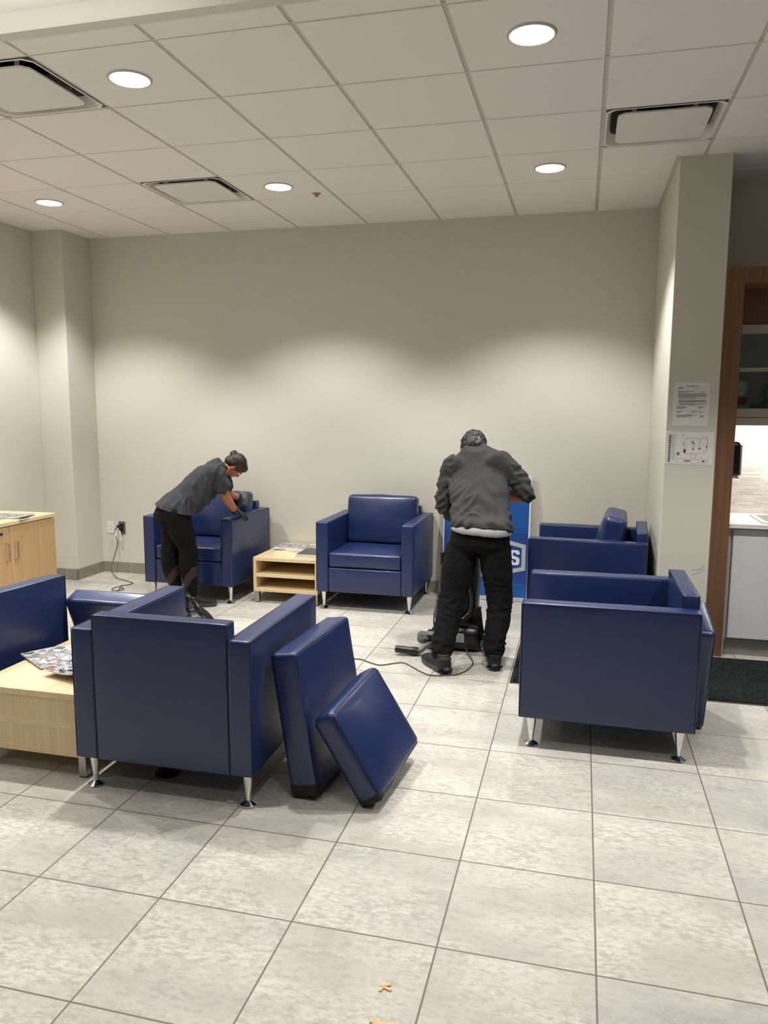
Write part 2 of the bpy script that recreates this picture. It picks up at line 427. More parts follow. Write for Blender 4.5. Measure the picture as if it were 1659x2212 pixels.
diffuser(-5, 3, 'square air diffuser between two downlights, towards the back wall')
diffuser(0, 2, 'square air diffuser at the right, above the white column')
bm = bmesh.new(); lathe(bm, [(0.03, 0), (0.03, -0.004), (0.012, -0.006), (0.010, -0.02), (0.016, -0.022), (0.002, -0.024)], n=20)
tag(obj('sprinkler_head', bm, mat('sprinkler_rose', (178, 138, 128), 0.5), loc=(-1.891, 5.464, H), smooth=True), 'small pinkish sprinkler head in the ceiling beside a downlight', 'sprinkler')

# ------------------------------------------------------------------ armchairs
CW = 0.39; CD = 0.39
def arm(sx):
    bm = bmesh.new(); x0, x1 = 0.293, CW
    softbox(bm, (sx * (x0 + x1) / 2, 0, 0.419), (x1 - x0, 2 * CD, 0.552), r=0.012, crown=(0.004, 0.003, 0.003), n=8, wob=0.0015, seed=3 + sx)
    for x in (x0 + 0.004, x1 - 0.001):     # piped seams around both side faces
        y, zt, zb = CD - 0.004, 0.692, 0.147
        P = [(sx * x, -y, zb), (sx * x, -y, zt), (sx * x, y, zt), (sx * x, y, zb)]
        dense = []
        for a, b in zip(P, P[1:]):
            for k in range(12): dense.append(Vector(a).lerp(Vector(b), k / 12))
        dense.append(Vector(P[-1])); tube(bm, dense, 0.0021, 5, mi=1)
    return bm
def leg_bm(px, py):
    bm = bmesh.new(); lathe(bm, [(0.010, 0.012), (0.0105, 0.03), (0.0125, 0.05), (0.017, 0.085), (0.0205, 0.112), (0.021, 0.128), (0.020, 0.145)], (px, py, 0), 20); return bm
def foot_bm(px, py):
    bm = bmesh.new(); lathe(bm, [(0.031, 0.0), (0.034, 0.003), (0.033, 0.007), (0.025, 0.012), (0.015, 0.018), (0.010, 0.022)], (px, py, 0), 24); return bm
def cushion_bm(size, r, crown, wob=0.003, seed=0, piping=True, strip=False):
    bm = bmesh.new(); softbox(bm, (0, 0, 0), size, r=r, crown=crown, n=12, wob=wob, seed=seed)
    return bm
def armchair(label, loc, rz, seat=True, back=True, back_fwd=0.0):
    t = thing('armchair', label, 'armchair', loc, (0, 0, math.radians(rz)), 'blue vinyl armchairs')
    for s in (-1, 1): obj('armrest', arm(s), ['blue', 'seam'], t, smooth=True)
    bm = bmesh.new(); softbox(bm, (0, CD - 0.037, 0.449), (0.590, 0.074, 0.612), r=0.012, crown=(0, 0.003, 0.002), n=8, wob=0.0015)
    for y in (CD - 0.002, CD - 0.073):
        P = [(-0.292, y, 0.155), (-0.292, y, 0.752), (0.292, y, 0.752), (0.292, y, 0.155)]
        d = []
        for a, b in zip(P, P[1:]):
            for k in range(10): d.append(Vector(a).lerp(Vector(b), k / 10))
        d.append(Vector(P[-1])); tube(bm, d, 0.0018, 5, mi=1)
    obj('backrest', bm, ['blue', 'seam'], t, smooth=True)
    bm = bmesh.new(); softbox(bm, (0, -0.035, 0.24), (0.588, 0.70, 0.194), r=0.012, crown=(0, 0.003, 0), n=8)
    box(bm, -0.29, 0.29, -0.37, 0.32, 0.338, 0.341, 1)
    obj('seat_base', bm, ['blue', 'blackfab'], t, smooth=True)
    if seat:
        bm = bmesh.new(); softbox(bm, (0, -0.125, 0.400), (0.582, 0.52, 0.112), r=0.018, crown=(0.002, 0.004, 0.018), n=14, wob=0.004, seed=2)
        obj('seat_cushion', bm, 'blue', t, smooth=True)
    if back:
        m = Matrix.Translation((0, 0.190 - back_fwd, 0.652)) @ Matrix.Rotation(math.radians(-9 - back_fwd * 60), 4, 'X')
        bm = bmesh.new(); softbox(bm, (0, 0, 0), (0.586, 0.150, 0.395), r=0.035, crown=(0.006, 0.022, 0.010), n=14, wob=0.006, seed=5, mtx=m)
        obj('back_cushion', bm, 'blue', t, smooth=True)
    for sx in (-1, 1):
        for sy in (-1, 1):
            l = obj('leg', leg_bm(sx * 0.345, sy * 0.330), 'chrome', t, smooth=True)
            obj('glide', foot_bm(sx * 0.345, sy * 0.330), 'chrome', l, smooth=True)
    return t
armchair('blue armchair beside the back wall, the one the woman bends over', (-3.052, 5.962, 0), 0)
c2 = armchair('blue armchair facing out from the back wall, empty with both cushions in place', (-1.585, 6.022, 0), 0)
armchair('nearest blue armchair seen from behind, beside the low table', (-1.587, 3.022, 0), 180.5, seat=False, back=False)
armchair('blue armchair in side view at the right, nearest the black floor mat', (0.152, 3.905, 0), -90, seat=False, back=False)
armchair('blue armchair in the right-hand corner with a tilted back cushion, beside the white column', (0.085, 5.690, 0), -93.5, back_fwd=0.05)
armchair('blue armchair cut off by the left edge, behind the low table', (-3.05, 3.13, 0), 173.3, seat=False, back=False)

def loose(label, size, pos, rot, r=0.02, crown=(0.008, 0.004, 0.004), strip=None, seed=0, wob=0.003):
    t = thing('loose_cushion', label, 'cushion', pos, rot, 'loose armchair cushions')
    bm = bmesh.new(); softbox(bm, (0, 0, 0), size, r=r, crown=crown, n=14, wob=wob, seed=seed)
    hx, hy, hz = size[0] / 2, size[1] / 2, size[2] / 2
    for x in (-hx + 0.004, hx - 0.004):
        q = 0.008; P = [(x, -hy + q, -hz + q), (x, -hy + q, hz - q), (x, hy - q, hz - q), (x, hy - q, -hz + q)]
        d = []
        for a, b in zip(P, P[1:] + P[:1]):
            for k in range(12): d.append(Vector(a).lerp(Vector(b), (k + 0.5) / 12))
        tube(bm, d, 0.0022, 5, closed=True, mi=1)
    obj('cover', bm, ['blue', 'seam'], t, smooth=True)
    if strip:
        y, z0, z1 = strip
        bm = bmesh.new(); softbox(bm, (0, 0, 0), (size[0] + 0.003, 0.05, z1 - z0), r=min(r, 0.02), n=4)
        for v in bm.verts: v.co += Vector((0, y + 0.0235, (z0 + z1) / 2))
        obj('underside_strip', bm, 'blackfab', t, smooth=True)
    return t
loose('tall blue seat cushion standing on edge against the nearest armchair', (0.118, 0.596, 0.604), (-1.058, 3.083, 0.308), (0, -0.155, -0.069), r=0.018, crown=(0.006, 0.004, 0.004), strip=(-0.300, -0.304, -0.236), seed=4)
loose('tilted blue cushion in front, leaning on the tall standing cushion', (0.105, 0.50, 0.40), (-0.826, 3.020, 0.214), (0.085, -0.538, -0.145), r=0.026, crown=(0.016, 0.008, 0.006), strip=(-0.252, -0.2025, -0.160), seed=8, wob=0.004)
loose('blue seat cushion leaning between the two left armchairs behind the low table', (0.112, 0.58, 0.60), (-2.315, 3.592, 0.312), (0, 0.38, -PI / 2), r=0.018, crown=(0.006, 0.004, 0.004), seed=11)
loose('blue cushion propped behind the side-view armchair at the right', (0.088, 0.38, 0.54), (0.606, 4.075, 0.300), (0.20, 0.03, 0), r=0.024, crown=(0.012, 0.006, 0.006), seed=14)

# ------------------------------------------------------------------ low tables
def low_table(label, loc, rz):
    t = thing('low_table', label, 'table', loc, (0, 0, rz), 'low birch shelf tables')
    W2, D2, z0, z1 = 0.275, 0.345, 0.095, 0.375
    bm = B(-W2, W2, -D2, D2, z1 - 0.028, z1, bev=0.0015); obj('tabletop', bm, 'birch_top', t)
    for s in (-1, 1): obj('side_panel', B(min(s * W2, s * (W2 - 0.024)), max(s * W2, s * (W2 - 0.024)), -D2, D2, z0 + 0.028, z1 - 0.0285, bev=0.001), 'birch', t)
    obj('bottom_panel', B(-W2, W2, -D2, D2, z0, z0 + 0.0275, bev=0.0015), 'birch', t)
    obj('shelf', B(-W2 + 0.0245, W2 - 0.0245, -D2 + 0.003, D2 - 0.003, 0.215, 0.241, bev=0.001), 'birch_top', t)
    obj('back_panel', B(-W2 + 0.0245, W2 - 0.0245, D2 - 0.022, D2 - 0.0045, z0 + 0.028, z1 - 0.0285), 'birch', t)
    for sx in (-1, 1):
        for sy in (-1, 1):
            x, y = sx * (W2 - 0.024), sy * (D2 - 0.03)
            l = obj('leg', B(x - 0.0175, x + 0.0175, y - 0.0175, y + 0.0175, 0.006, z0, bev=0.001), 'steel', t)
            obj('foot_pad', B(x - 0.016, x + 0.016, y - 0.016, y + 0.016, 0, 0.006), 'black', l)
    return t
lt = low_table('low birch table with two open shelves between the two back-wall armchairs', (-2.262, 6.045, 0), 0)
t2 = dup(lt, (-2.270, 3.055, 0), (0, 0, PI), 'low birch table at the left edge with a fan of magazines on top')
bpy.context.view_layer.update()
# the near table's closed rear panel is flush with its rim
for ch in t2.children:
    if ch.name.startswith('back_panel'): ch.location = (0, 0.0005, 0)

# ------------------------------------------------------------------ printed matter
def cover_mat(name, base, blobs, seed):
    m = NT(name); v = m.coord(loc=(seed, seed * 2, 0))
    f = m.noise(v, 12, 3); stops = []
    n = len(blobs)
    for i, c in enumerate(blobs): stops.append((0.30 + 0.4 * i / max(1, n - 1), lin(c)))
    r = m.ramp(f, stops)
    for nd in m.t.nodes:
        if nd.type == 'VALTORGB': nd.color_ramp.interpolation = 'CONSTANT'
    g = m.noise(m.coord(scale=(1, 6, 1), loc=(seed, 0, 0)), 30, 1)
    k = m.ramp(g, [(0.54, (0, 0, 0, 1)), (0.57, (1, 1, 1, 1))])
    m.l(m.mix(k, r, lin(base)), m.b.inputs['Base Color']); m.b.inputs['Roughness'].default_value = 0.25
    return m.m
CM = [cover_mat('cover_light', (190, 188, 190), [(178, 178, 182), (120, 122, 118), (205, 200, 204), (70, 74, 62), (176, 90, 112)], 1.3),
      cover_mat('cover_brown', (190, 180, 178), [(84, 38, 28), (160, 96, 66), (150, 190, 220), (40, 30, 32), (200, 140, 104)], 4.1),
      cover_mat('cover_dark', (70, 70, 72), [(40, 40, 44), (88, 84, 84), (140, 140, 144), (52, 52, 56)], 7.7),
      cover_mat('cover_silver', (200, 204, 208), [(50, 44, 46), (150, 150, 158), (122, 62, 56), (206, 206, 210)], 9.2),
      cover_mat('cover_black', (34, 38, 40), [(30, 34, 36), (40, 45, 48), (34, 38, 42)], 3.0)]
def magazine(label, loc, rz, size=(0.21, 0.275), th=0.006, cm=0, curl=0.0, group=None, tilt=(0, 0), name='magazine', cat='magazine'):
    w, h = size; bm = bmesh.new(); n = 10
    top, bot = [], []
    for i in range(n + 1):
        for j in range(3):
            x = -w / 2 + w * i / n; y = -h / 2 + h * j / 2
            z = curl * ((abs(x) / (w / 2)) ** 2 if x > 0 else 0.0)
            if i in (0, n): pass
            top.append(bm.verts.new((x, y, z + th))); bot.append(bm.verts.new((x, y, z)))
    for i in range(n):
        for j in range(2):
            a = i * 3 + j
            bm.faces.new((top[a], top[a + 3], top[a + 4], top[a + 1])).material_index = 0
            bm.faces.new((bot[a], bot[a + 1], bot[a + 4], bot[a + 3])).material_index = 0
    for i in range(n):
        for j, s in ((0, 1), (2, 1)):
            a = i * 3 + j; bm.faces.new((top[a], bot[a], bot[a + 3], top[a + 3])).material_index = 1
    for j in range(2):
        for i in (0, n):
            a = i * 3 + j; bm.faces.new((top[a], top[a + 1], bot[a + 1], bot[a])).material_index = 1
    return tag(obj(name, bm, [CM[cm], 'paper'], loc=loc, rot=(tilt[0], tilt[1], rz)), label, cat, group)
tz = 0.3755
G1 = 'magazines fanned on the near low table'
magazine('dark magazine at the bottom of the fan on the near low table', (-2.20, 3.20, tz), 0.55, cm=2, group=G1)
magazine('pale magazine lying furthest left in the fan on the near low table', (-2.43, 3.10, tz + 0.0065), 1.0, th=0.007, cm=0, group=G1)
magazine('pale magazine with a bent corner at the back of the fan, against the armchair', (-2.33, 3.16, tz + 0.0140), 0.75, th=0.005, cm=0, curl=0.0, group=G1)
magazine('magazine with brown food photo and light blue lettering on top of the fan', (-2.20, 3.08, tz + 0.0205), 0.50, th=0.006, cm=1, curl=0.0, group=G1)
magazine('curled magazine lying nearest the table edge, over the rest of the fan', (-2.19, 2.93, tz + 0.0275), -0.25, size=(0.20, 0.17), th=0.005, cm=3, curl=0.014, group=G1)
G2 = 'books and magazines on the far low table'
for k, (cmi, dx, rz, th, lab) in enumerate([(2, 0.0, 0.05, 0.010, 'bottom magazine of the small stack on the far low table'), (0, 0.006, -0.03, 0.012, 'middle magazine of the small stack on the far low table'), (3, -0.008, 0.10, 0.010, 'top magazine with silvery cover on the far low table stack')]):
    magazine(lab, (-2.345 + dx, 6.09, tz + [0, 0.0105, 0.023][k]), rz, size=(0.26, 0.21), th=th, cm=cmi, group=G2)
magazine('thin pale booklet lying behind the stack on the far low table', (-2.17, 6.24, tz), 0.1, size=(0.22, 0.2), th=0.005, cm=0, group=G2, name='booklet', cat='booklet')
magazine('grey ring binder on the far low table, beside the armchair arm', (-2.105, 5.93, tz), 0.08, size=(0.22, 0.30), th=0.012, cm=4, group=G2, name='binder', cat='binder')
magazine('black album lying on the grey binder, with a white strip on its cover', (-2.098, 5.925, tz + 0.0125), 0.03, size=(0.21, 0.285), th=0.013, cm=4, group=G2, name='album', cat='album')

# ------------------------------------------------------------------ credenza on the left
t = thing('credenza', 'light wooden two-door cabinet against the left wall', 'cabinet', (-4.16, 4.62, 0))
ZC = 0.711
obj('carcass', B(-0.52, -0.020, -1.0, 0.795, 0.05, ZC - 0.035, bev=0.001), 'maple', t)
obj('plinth', B(-0.50, -0.05, -0.98, 0.78, 0, 0.05), 'maple', t)
obj('tabletop', B(-0.545, 0.006, -1.01, 0.803, ZC - 0.030, ZC, bev=0.002), 'birch_top', t)
def cab_door(y0, y1, hy):
    d = obj('door', B(-0.0195, 0.0, y0 + 0.0015, y1 - 0.0015, 0.055, ZC - 0.037, bev=0.001), 'maple', t)
    bm = bmesh.new(); z0, z1 = 0.415, 0.555
    tube(bm, [(0.0, hy, z0), (0.028, hy, z0), (0.028, hy, z1), (0.0, hy, z1)], 0.0045, 8)
    obj('handle', bm, 'steel', d)
    return d
cab_door(0.275, 0.795, 0.325); d = cab_door(-0.245, 0.275, 0.230); cab_door(-0.765, -0.245, -0.72)
obj('lock', B(0.0, 0.006, 0.10, 0.20, 0.62, 0.642, bev=0.001), 'chrome', d)
GC = 'papers on the wooden cabinet'
magazine('dark glossy brochure at the bottom of the pile on the wooden cabinet', (-4.30, 5.08, ZC), 0.25, size=(0.30, 0.22), th=0.008, cm=2, group=GC)
magazine('glossy brochure with pale blue picture lying on top of the pile on the wooden cabinet', (-4.31, 5.09, ZC + 0.0085), 0.12, size=(0.30, 0.22), th=0.008, cm=3, curl=0.008, group=GC)
tag(obj('paper_sheet', B(-0.10, 0.10, -0.07, 0.07, 0, 0.001), 'paper', loc=(-4.27, 4.72, ZC), rot=(0, 0, 0.3)), 'single white sheet at the front edge of the wooden cabinet', 'paper')
t = thing('card_holder', 'white and black display holder at the left edge on the cabinet', 'display holder', (-4.36, 4.93, ZC))
bm = bmesh.new()
P = [(-0.09, 0), (0.075, 0), (0.05, 0.15), (-0.09, 0.15)]
lo = [bm.verts.new((x, -0.004, z)) for x, z in P]; hi = [bm.verts.new((x, 0.004, z)) for x, z in P]
bm.faces.new(lo); bm.faces.new(hi)
for k in range(4): bm.faces.new((lo[k], lo[(k + 1) % 4], hi[(k + 1) % 4], hi[k]))
obj('card', bm, 'paper', t, loc=(0, 0, 0.0)); obj('base', B(-0.10, 0.085, -0.035, 0.012, 0, 0.022, bev=0.003), 'black', t); obj('picture', B(-0.085, 0.03, -0.009, -0.0045, 0.022, 0.082), 'inkdark', t)

# ------------------------------------------------------------------ wall plates, plug, tags, cords
t = thing('wall_plate', 'white data socket plate low on the back wall', 'wall plate', (-4.316, YW, 0.434))
obj('plate', B(-0.035, 0.035, -0.006, 0, -0.057, 0.057, bev=0.003), 'paper', t)
for z in (0.016, -0.018):
    bm = bmesh.new(); box(bm, -0.004, 0.004, -0.007, -0.005, z - 0.004, z + 0.004, bev=0.001); obj('port', bm, 'black', t)
t = thing('power_outlet', 'brown power outlet plate low on the back wall with a plug in it', 'power outlet', (-4.191, YW, 0.436))
obj('plate', B(-0.035, 0.035, -0.006, 0, -0.060, 0.060, bev=0.003), 'brownplate', t)
for z in (0.022, -0.022): obj('socket', B(-0.017, 0.017, -0.0085, -0.006, z - 0.014, z + 0.014, bev=0.002), 'dark', t)
# ------------------------------------------------------------------ blue sign board
t = thing('sign_board', 'blue sign board with silver badge leaning on the back wall behind the man', 'sign', (-0.735, 6.275, 0.0), (math.radians(-6.0), 0, math.radians(0)))
Wd, Hd = 0.352, 1.035
obj('panel', B(-Wd, Wd, 0, 0.012, 0.03, Hd - 0.02, bev=0.001), 'board_low', t)
obj('upper_print', B(-Wd + 0.004, Wd - 0.008, -0.0012, 0.0, 0.565, Hd - 0.022), 'board_top', t)
obj('lower_print', B(-Wd + 0.004, Wd - 0.008, -0.0012, 0.0, 0.04, 0.150), 'board_top', t)
obj('edge_strip', B(Wd - 0.006, Wd + 0.006, -0.003, 0.014, 0.03, Hd - 0.012), 'sign_white', t)
obj('edge_strip', B(-Wd - 0.004, -Wd + 0.003, -0.003, 0.014, 0.03, Hd - 0.012), 'sign_white', t)
obj('top_rail', B(-Wd - 0.004, Wd + 0.006, -0.004, 0.016, Hd - 0.02, Hd), 'sign_white', t)
obj('bottom_rail', B(-Wd - 0.006, Wd + 0.008, -0.008, 0.02, 0.002, 0.036, bev=0.002), 'sign_grey', t)
for z in (0.585, 0.60, 0.118): obj('print_line', B(-Wd + 0.004, Wd - 0.008, -0.002, -0.0012, z, z + 0.003), 'board_low', t)
def frame_poly(P, w, th, y):
    c = Vector((sum(p[0] for p in P) / len(P), 0, sum(p[1] for p in P) / len(P))); bm = bmesh.new(); n = len(P)
    o_ = [Vector((p[0], 0, p[1])) for p in P]
    def inset(i):
        a, b, d = o_[i - 1], o_[i], o_[(i + 1) % n]
        e1 = (b - a).normalized(); e2 = (d - b).normalized()
        n1 = Vector((-e1.z, 0, e1.x)); n2 = Vector((-e2.z, 0, e2.x))
        if n1.dot(c - b) < 0: n1 = -n1
        if n2.dot(c - b) < 0: n2 = -n2
        m = (n1 + n2).normalized(); return b + m * (w / max(0.3, m.dot(n1)))
    inn = [inset(i) for i in range(n)]
    for yy in (y, y - th):
        for i in range(n):
            vs = [bm.verts.new(v + Vector((0, yy, 0))) for v in (o_[i], o_[(i + 1) % n], inn[(i + 1) % n], inn[i])]; bm.faces.new(vs)
    for ring in (o_, inn):
        for i in range(n):
            a, b = ring[i], ring[(i + 1) % n]
            bm.faces.new([bm.verts.new(q) for q in (a + Vector((0, y, 0)), b + Vector((0, y, 0)), b + Vector((0, y - th, 0)), a + Vector((0, y - th, 0)))])
    return bm
BX = 0.005
badge = [(BX - 0.325, 0.262), (BX - 0.325, 0.470), (BX, 0.548), (BX + 0.325, 0.470), (BX + 0.325, 0.262), (BX, 0.184)]
obj('badge_frame', frame_poly(badge, 0.033, 0.002, -0.0005), 'sign_grey', t)
def text_obj(body, size, x, z, parent, m, bold=0.0, name='lettering'):
    c = bpy.data.curves.new(name, 'FONT'); c.body = body; c.size = size; c.extrude = 0.0008; c.offset = bold; c.align_x = 'CENTER'
    o = bpy.data.objects.new(name, c); COL.objects.link(o); dg = bpy.context.evaluated_depsgraph_get()
    me = bpy.data.meshes.new_from_object(o.evaluated_get(dg)); bpy.data.objects.remove(o)
    return link(name, me, m, parent, (x, -0.0022, z), (PI / 2, 0, 0))
# the big block letter S drawn as a slab shape, 110 mm tall
def block_s(cx, z0, w, h, s):
    P = [(1, 0.72), (1, 0.86), (0.86, 1), (0.14, 1), (0, 0.86), (0, 0.56), (0.16, 0.45), (0.66, 0.36), (0.66, 0.17), (0.36, 0.17), (0.36, 0.30), (0, 0.30), (0, 0.13), (0.14, 0), (0.86, 0), (1, 0.13), (1, 0.42), (0.86, 0.53), (0.34, 0.63), (0.34, 0.83), (0.64, 0.83), (0.64, 0.72)]
    bm = bmesh.new(); lo = [bm.verts.new((cx + (x - 0.5) * w, -0.0026, z0 + z * h)) for x, z in P]
    f = bm.faces.new(lo); r = bmesh.ops.extrude_face_region(bm, geom=[f])
    for v in [g for g in r['geom'] if isinstance(g, bmesh.types.BMVert)]: v.co.y += 0.0022
    bmesh.ops.triangulate(bm, faces=bm.faces[:]); return bm
obj('letter_s', block_s(0.240, 0.303, 0.082, 0.122, 0), 'sign_white', t)
text_obj('p', 0.052, -0.058, 0.262, t, 'sign_white', 0.0012, 'letter_p')

# ------------------------------------------------------------------ notices on the column
def sheet(label, x0, x1, z0, z1, rows, extra=None, rot=0.0):
    cx, cz = (x0 + x1) / 2, (z0 + z1) / 2; w, h = x1 - x0, z1 - z0
    t = thing('notice', label, 'notice', (cx, YC, cz), (0, rot, 0))
    obj('sheet', B(-w / 2, w / 2, -0.0022, -0.0002, -h / 2, h / 2, bev=0.0008, seg=1), 'paper', t)
    bm = bmesh.new()
    for a, b, c, d, mi in rows: box(bm, -w / 2 + a * w, -w / 2 + b * w, -0.0029, -0.0021, h / 2 - d * h, h / 2 - c * h, mi)
    obj('print', bm, ['ink', 'inkdark', 'red'], t); return t
R1 = [(0.32, 0.68, 0.065, 0.078, 0), (0.10, 0.92, 0.102, 0.106, 0), (0.10, 0.25, 0.115, 0.122, 0), (0.10, 0.25, 0.128, 0.134, 0), (0.10, 0.22, 0.140, 0.146, 0), (0.52, 0.70, 0.150, 0.155, 0)]
def para(x0, x1, z0, n, dz=0.0135, th=0.006, last=0.6):
    return [(x0, x0 + (x1 - x0) * (last if k == n - 1 else 1 - 0.04 * random.random()), z0 + k * dz, z0 + k * dz + th, 0) for k in range(n)]
R1 += para(0.10, 0.55, 0.190, 3) + para(0.72, 0.90, 0.200, 2) + para(0.10, 0.92, 0.245, 7) + para(0.13, 0.92, 0.345, 2) + para(0.13, 0.92, 0.390, 6) + para(0.15, 0.92, 0.480, 3)
R1 += [(0.10, 0.92, 0.538, 0.542, 0)] + para(0.10, 0.36, 0.552, 4) + para(0.70, 0.86, 0.552, 3) + [(0.28, 0.75, 0.640, 0.644, 0)] + para(0.10, 0.24, 0.655, 3) + para(0.52, 0.66, 0.655, 3) + para(0.72, 0.88, 0.665, 2) + [(0.34, 0.66, 0.730, 0.738, 0)] + para(0.10, 0.55, 0.745, 4) + para(0.76, 0.86, 0.745, 4, last=1.0)
sheet('upper white typed notice on the white column', 0.553, 0.762, 1.472, 1.740, R1, rot=0.01)
R2 = [(0.07, 0.115, 0.10 + k * 0.028, 0.10 + k * 0.028 + 0.018, 1) for k in range(30)]
R2 = [(a + 0.006 * math.sin(i * 2.1), b + 0.012 * math.sin(i * 3.7), c, d, 1) for i, (a, b, c, d, _) in enumerate(R2)]
R2 += [(0.13, 0.13 + 0.05 + 0.05 * abs(math.sin(k * 1.7)), 0.07 + k * 0.037, 0.078 + k * 0.037, 0) for k in range(22)]
def ln(x0, x1, z0, z1, mi=1): return (min(x0, x1) - 0.002, max(x0, x1) + 0.002, min(z0, z1) - 0.003, max(z0, z1) + 0.003, mi)
R2 += [ln(0.40, 0.40, 0.22, 0.60), ln(0.40, 0.86, 0.20, 0.20), ln(0.86, 0.86, 0.20, 0.50), ln(0.86, 0.78, 0.62, 0.62), ln(0.40, 0.72, 0.66, 0.66), ln(0.57, 0.57, 0.22, 0.56), ln(0.60, 0.60, 0.28, 0.54), ln(0.69, 0.69, 0.22, 0.52), ln(0.73, 0.73, 0.22, 0.52), ln(0.69, 0.73, 0.52, 0.52), ln(0.45, 0.45, 0.36, 0.50, 0), ln(0.56, 0.56, 0.67, 0.80), ln(0.65, 0.65, 0.67, 0.80), ln(0.56, 0.65, 0.80, 0.80), ln(0.75, 0.87, 0.14, 0.14, 0), ln(0.75, 0.75, 0.14, 0.20, 0), ln(0.87, 0.87, 0.14, 0.60, 0), ln(0.78, 0.86, 0.55, 0.55, 0), ln(0.80, 0.80, 0.30, 0.42, 0), ln(0.92, 0.92, 0.33, 0.46, 0)]
R2 += [(0.385, 0.435, 0.53, 0.64, 2), (0.355, 0.375, 0.345, 0.375, 1), (0.35, 0.37, 0.10, 0.13, 1), (0.76, 0.775, 0.76, 0.785, 1), (0.25, 0.31, 0.63, 0.72, 0), (0.55, 0.575, 0.29, 0.34, 1), (0.58, 0.60, 0.33, 0.37, 1), (0.84, 0.87, 0.43, 0.46, 1), (0.70, 0.74, 0.49, 0.52, 1), (0.57, 0.60, 0.51, 0.54, 1)]
R2 += [ln(0.25, 0.90, 0.835, 0.835, 0), ln(0.25, 0.90, 0.945, 0.945, 0), ln(0.25, 0.25, 0.835, 0.945, 0), ln(0.90, 0.90, 0.835, 0.945, 0), ln(0.72, 0.72, 0.835, 0.945, 0), (0.41, 0.55, 0.865, 0.875, 1), (0.39, 0.57, 0.885, 0.895, 1), (0.42, 0.53, 0.905, 0.912, 1), (0.79, 0.82, 0.86, 0.92, 1), (0.82, 0.86, 0.882, 0.898, 1)]
sheet('floor plan notice with a small red square, below the typed notice on the column', 0.516, 0.800, 1.232, 1.437, R2, rot=0.012)

# ------------------------------------------------------------------ kitchenette
KX = 0.925
bm = bmesh.new(); box(bm, XC1, KX - 0.003, YC + 0.002, YK, 0, 2.43, bev=0.0015)
struct(obj('trim_2', bm, 'walnut'))
bm = bmesh.new(); box(bm, KX - 0.003, XR - 0.1, YC + 0.002, YK, 2.335, 2.43, bev=0.0015); box(bm, KX - 0.003, XR - 0.1, 5.47, YK, 2.112, 2.335, 0)
struct(obj('trim_3', bm, 'walnut'))
bm = B(KX - 0.003, XR - 0.1, YK - 0.008, YK, 0.862, 1.53); struct(obj('wall_backsplash', bm, 'mosaic'))
t = thing('wall_cabinet', 'beige kitchen wall cabinet with frosted glass door under a walnut surround', 'cabinet', (KX, 5.45, 1.475))
x1 = 0.98
obj('valance', B(0, x1, 0.0, 0.018, 0.0, 0.048), 'cab_beige', t)
bm = bmesh.new(); box(bm, 0, x1, 0.018, 0.33, 0.048, 0.064); box(bm, 0, x1, 0.018, 0.33, 0.62, 0.635); box(bm, 0, 0.016, 0.018, 0.33, 0.064, 0.62); box(bm, x1 - 0.016, x1, 0.018, 0.33, 0.064, 0.62); box(bm, 0.016, x1 - 0.016, 0.322, 0.33, 0.064, 0.62); box(bm, 0.016, x1 - 0.016, 0.03, 0.32, 0.345, 0.361)
obj('carcass', bm, 'white_lam', t)
for a in (0, 1):
    xa, xb = 0.002 + a * 0.49, 0.488 + a * 0.49
    bm = bmesh.new(); w = 0.040
    box(bm, xa, xa + w, -0.004, 0.017, 0.052, 0.635); box(bm, xb - w, xb, -0.004, 0.017, 0.052, 0.635)
    box(bm, xa + w, xb - w, -0.004, 0.017, 0.052, 0.108); box(bm, xa + w, xb - w, -0.004, 0.017, 0.580, 0.635); box(bm, xa + w, xb - w, 0.0, 0.015, 0.343, 0.366)
    d = obj('door', bm, 'cab_beige', t)
    obj('glass', B(xa + w - 0.003, xb - w + 0.003, 0.004, 0.009, 0.105, 0.583), 'frost', d)
# things on its lower shelf, blurred by the glass
def jar(name, label, cat, x, r, h, ms, z=1.5395, y=5.60):
    t = thing(name, label, cat, (x, y, z)); bm = bmesh.new()
    lathe(bm, [(r * 0.9, 0), (r, 0.01), (r, h * 0.75), (r * 0.86, h * 0.8)], n=20); obj('body', bm, ms[0], t, smooth=True)
    bm = bmesh.new(); lathe(bm, [(r * 0.9, h * 0.8), (r * 0.92, h), (0.001, h)], n=20); obj('lid', bm, ms[1], t, smooth=True)
    if len(ms) > 2:
        bm = bmesh.new(); lathe(bm, [(r * 1.01, h * 0.30), (r * 1.01, h * 0.55)], n=20); obj('label', bm, ms[2], t, smooth=True)
Mteal = mat('teal_plastic', (60, 130, 112), 0.5); Mred = mat('red_plastic', (150, 40, 58), 0.5); Mcream = mat('cream_plastic', (206, 204, 190), 0.5); Mgrn = mat('sage_tin', (96, 128, 112), 0.5)
jar('storage_jar', 'cream jar with a red band behind the frosted glass', 'jar', 1.00, 0.045, 0.22, [Mcream, Mcream, Mred], y=5.58)
jar('cup', 'small teal cup behind the frosted glass, beside the cream jar', 'cup', 1.09, 0.038, 0.07, [Mteal, Mteal], y=5.52)
jar('tin', 'tall sage green tin behind the frosted glass', 'tin', 1.19, 0.045, 0.20, [Mgrn, Mgrn], y=5.58)
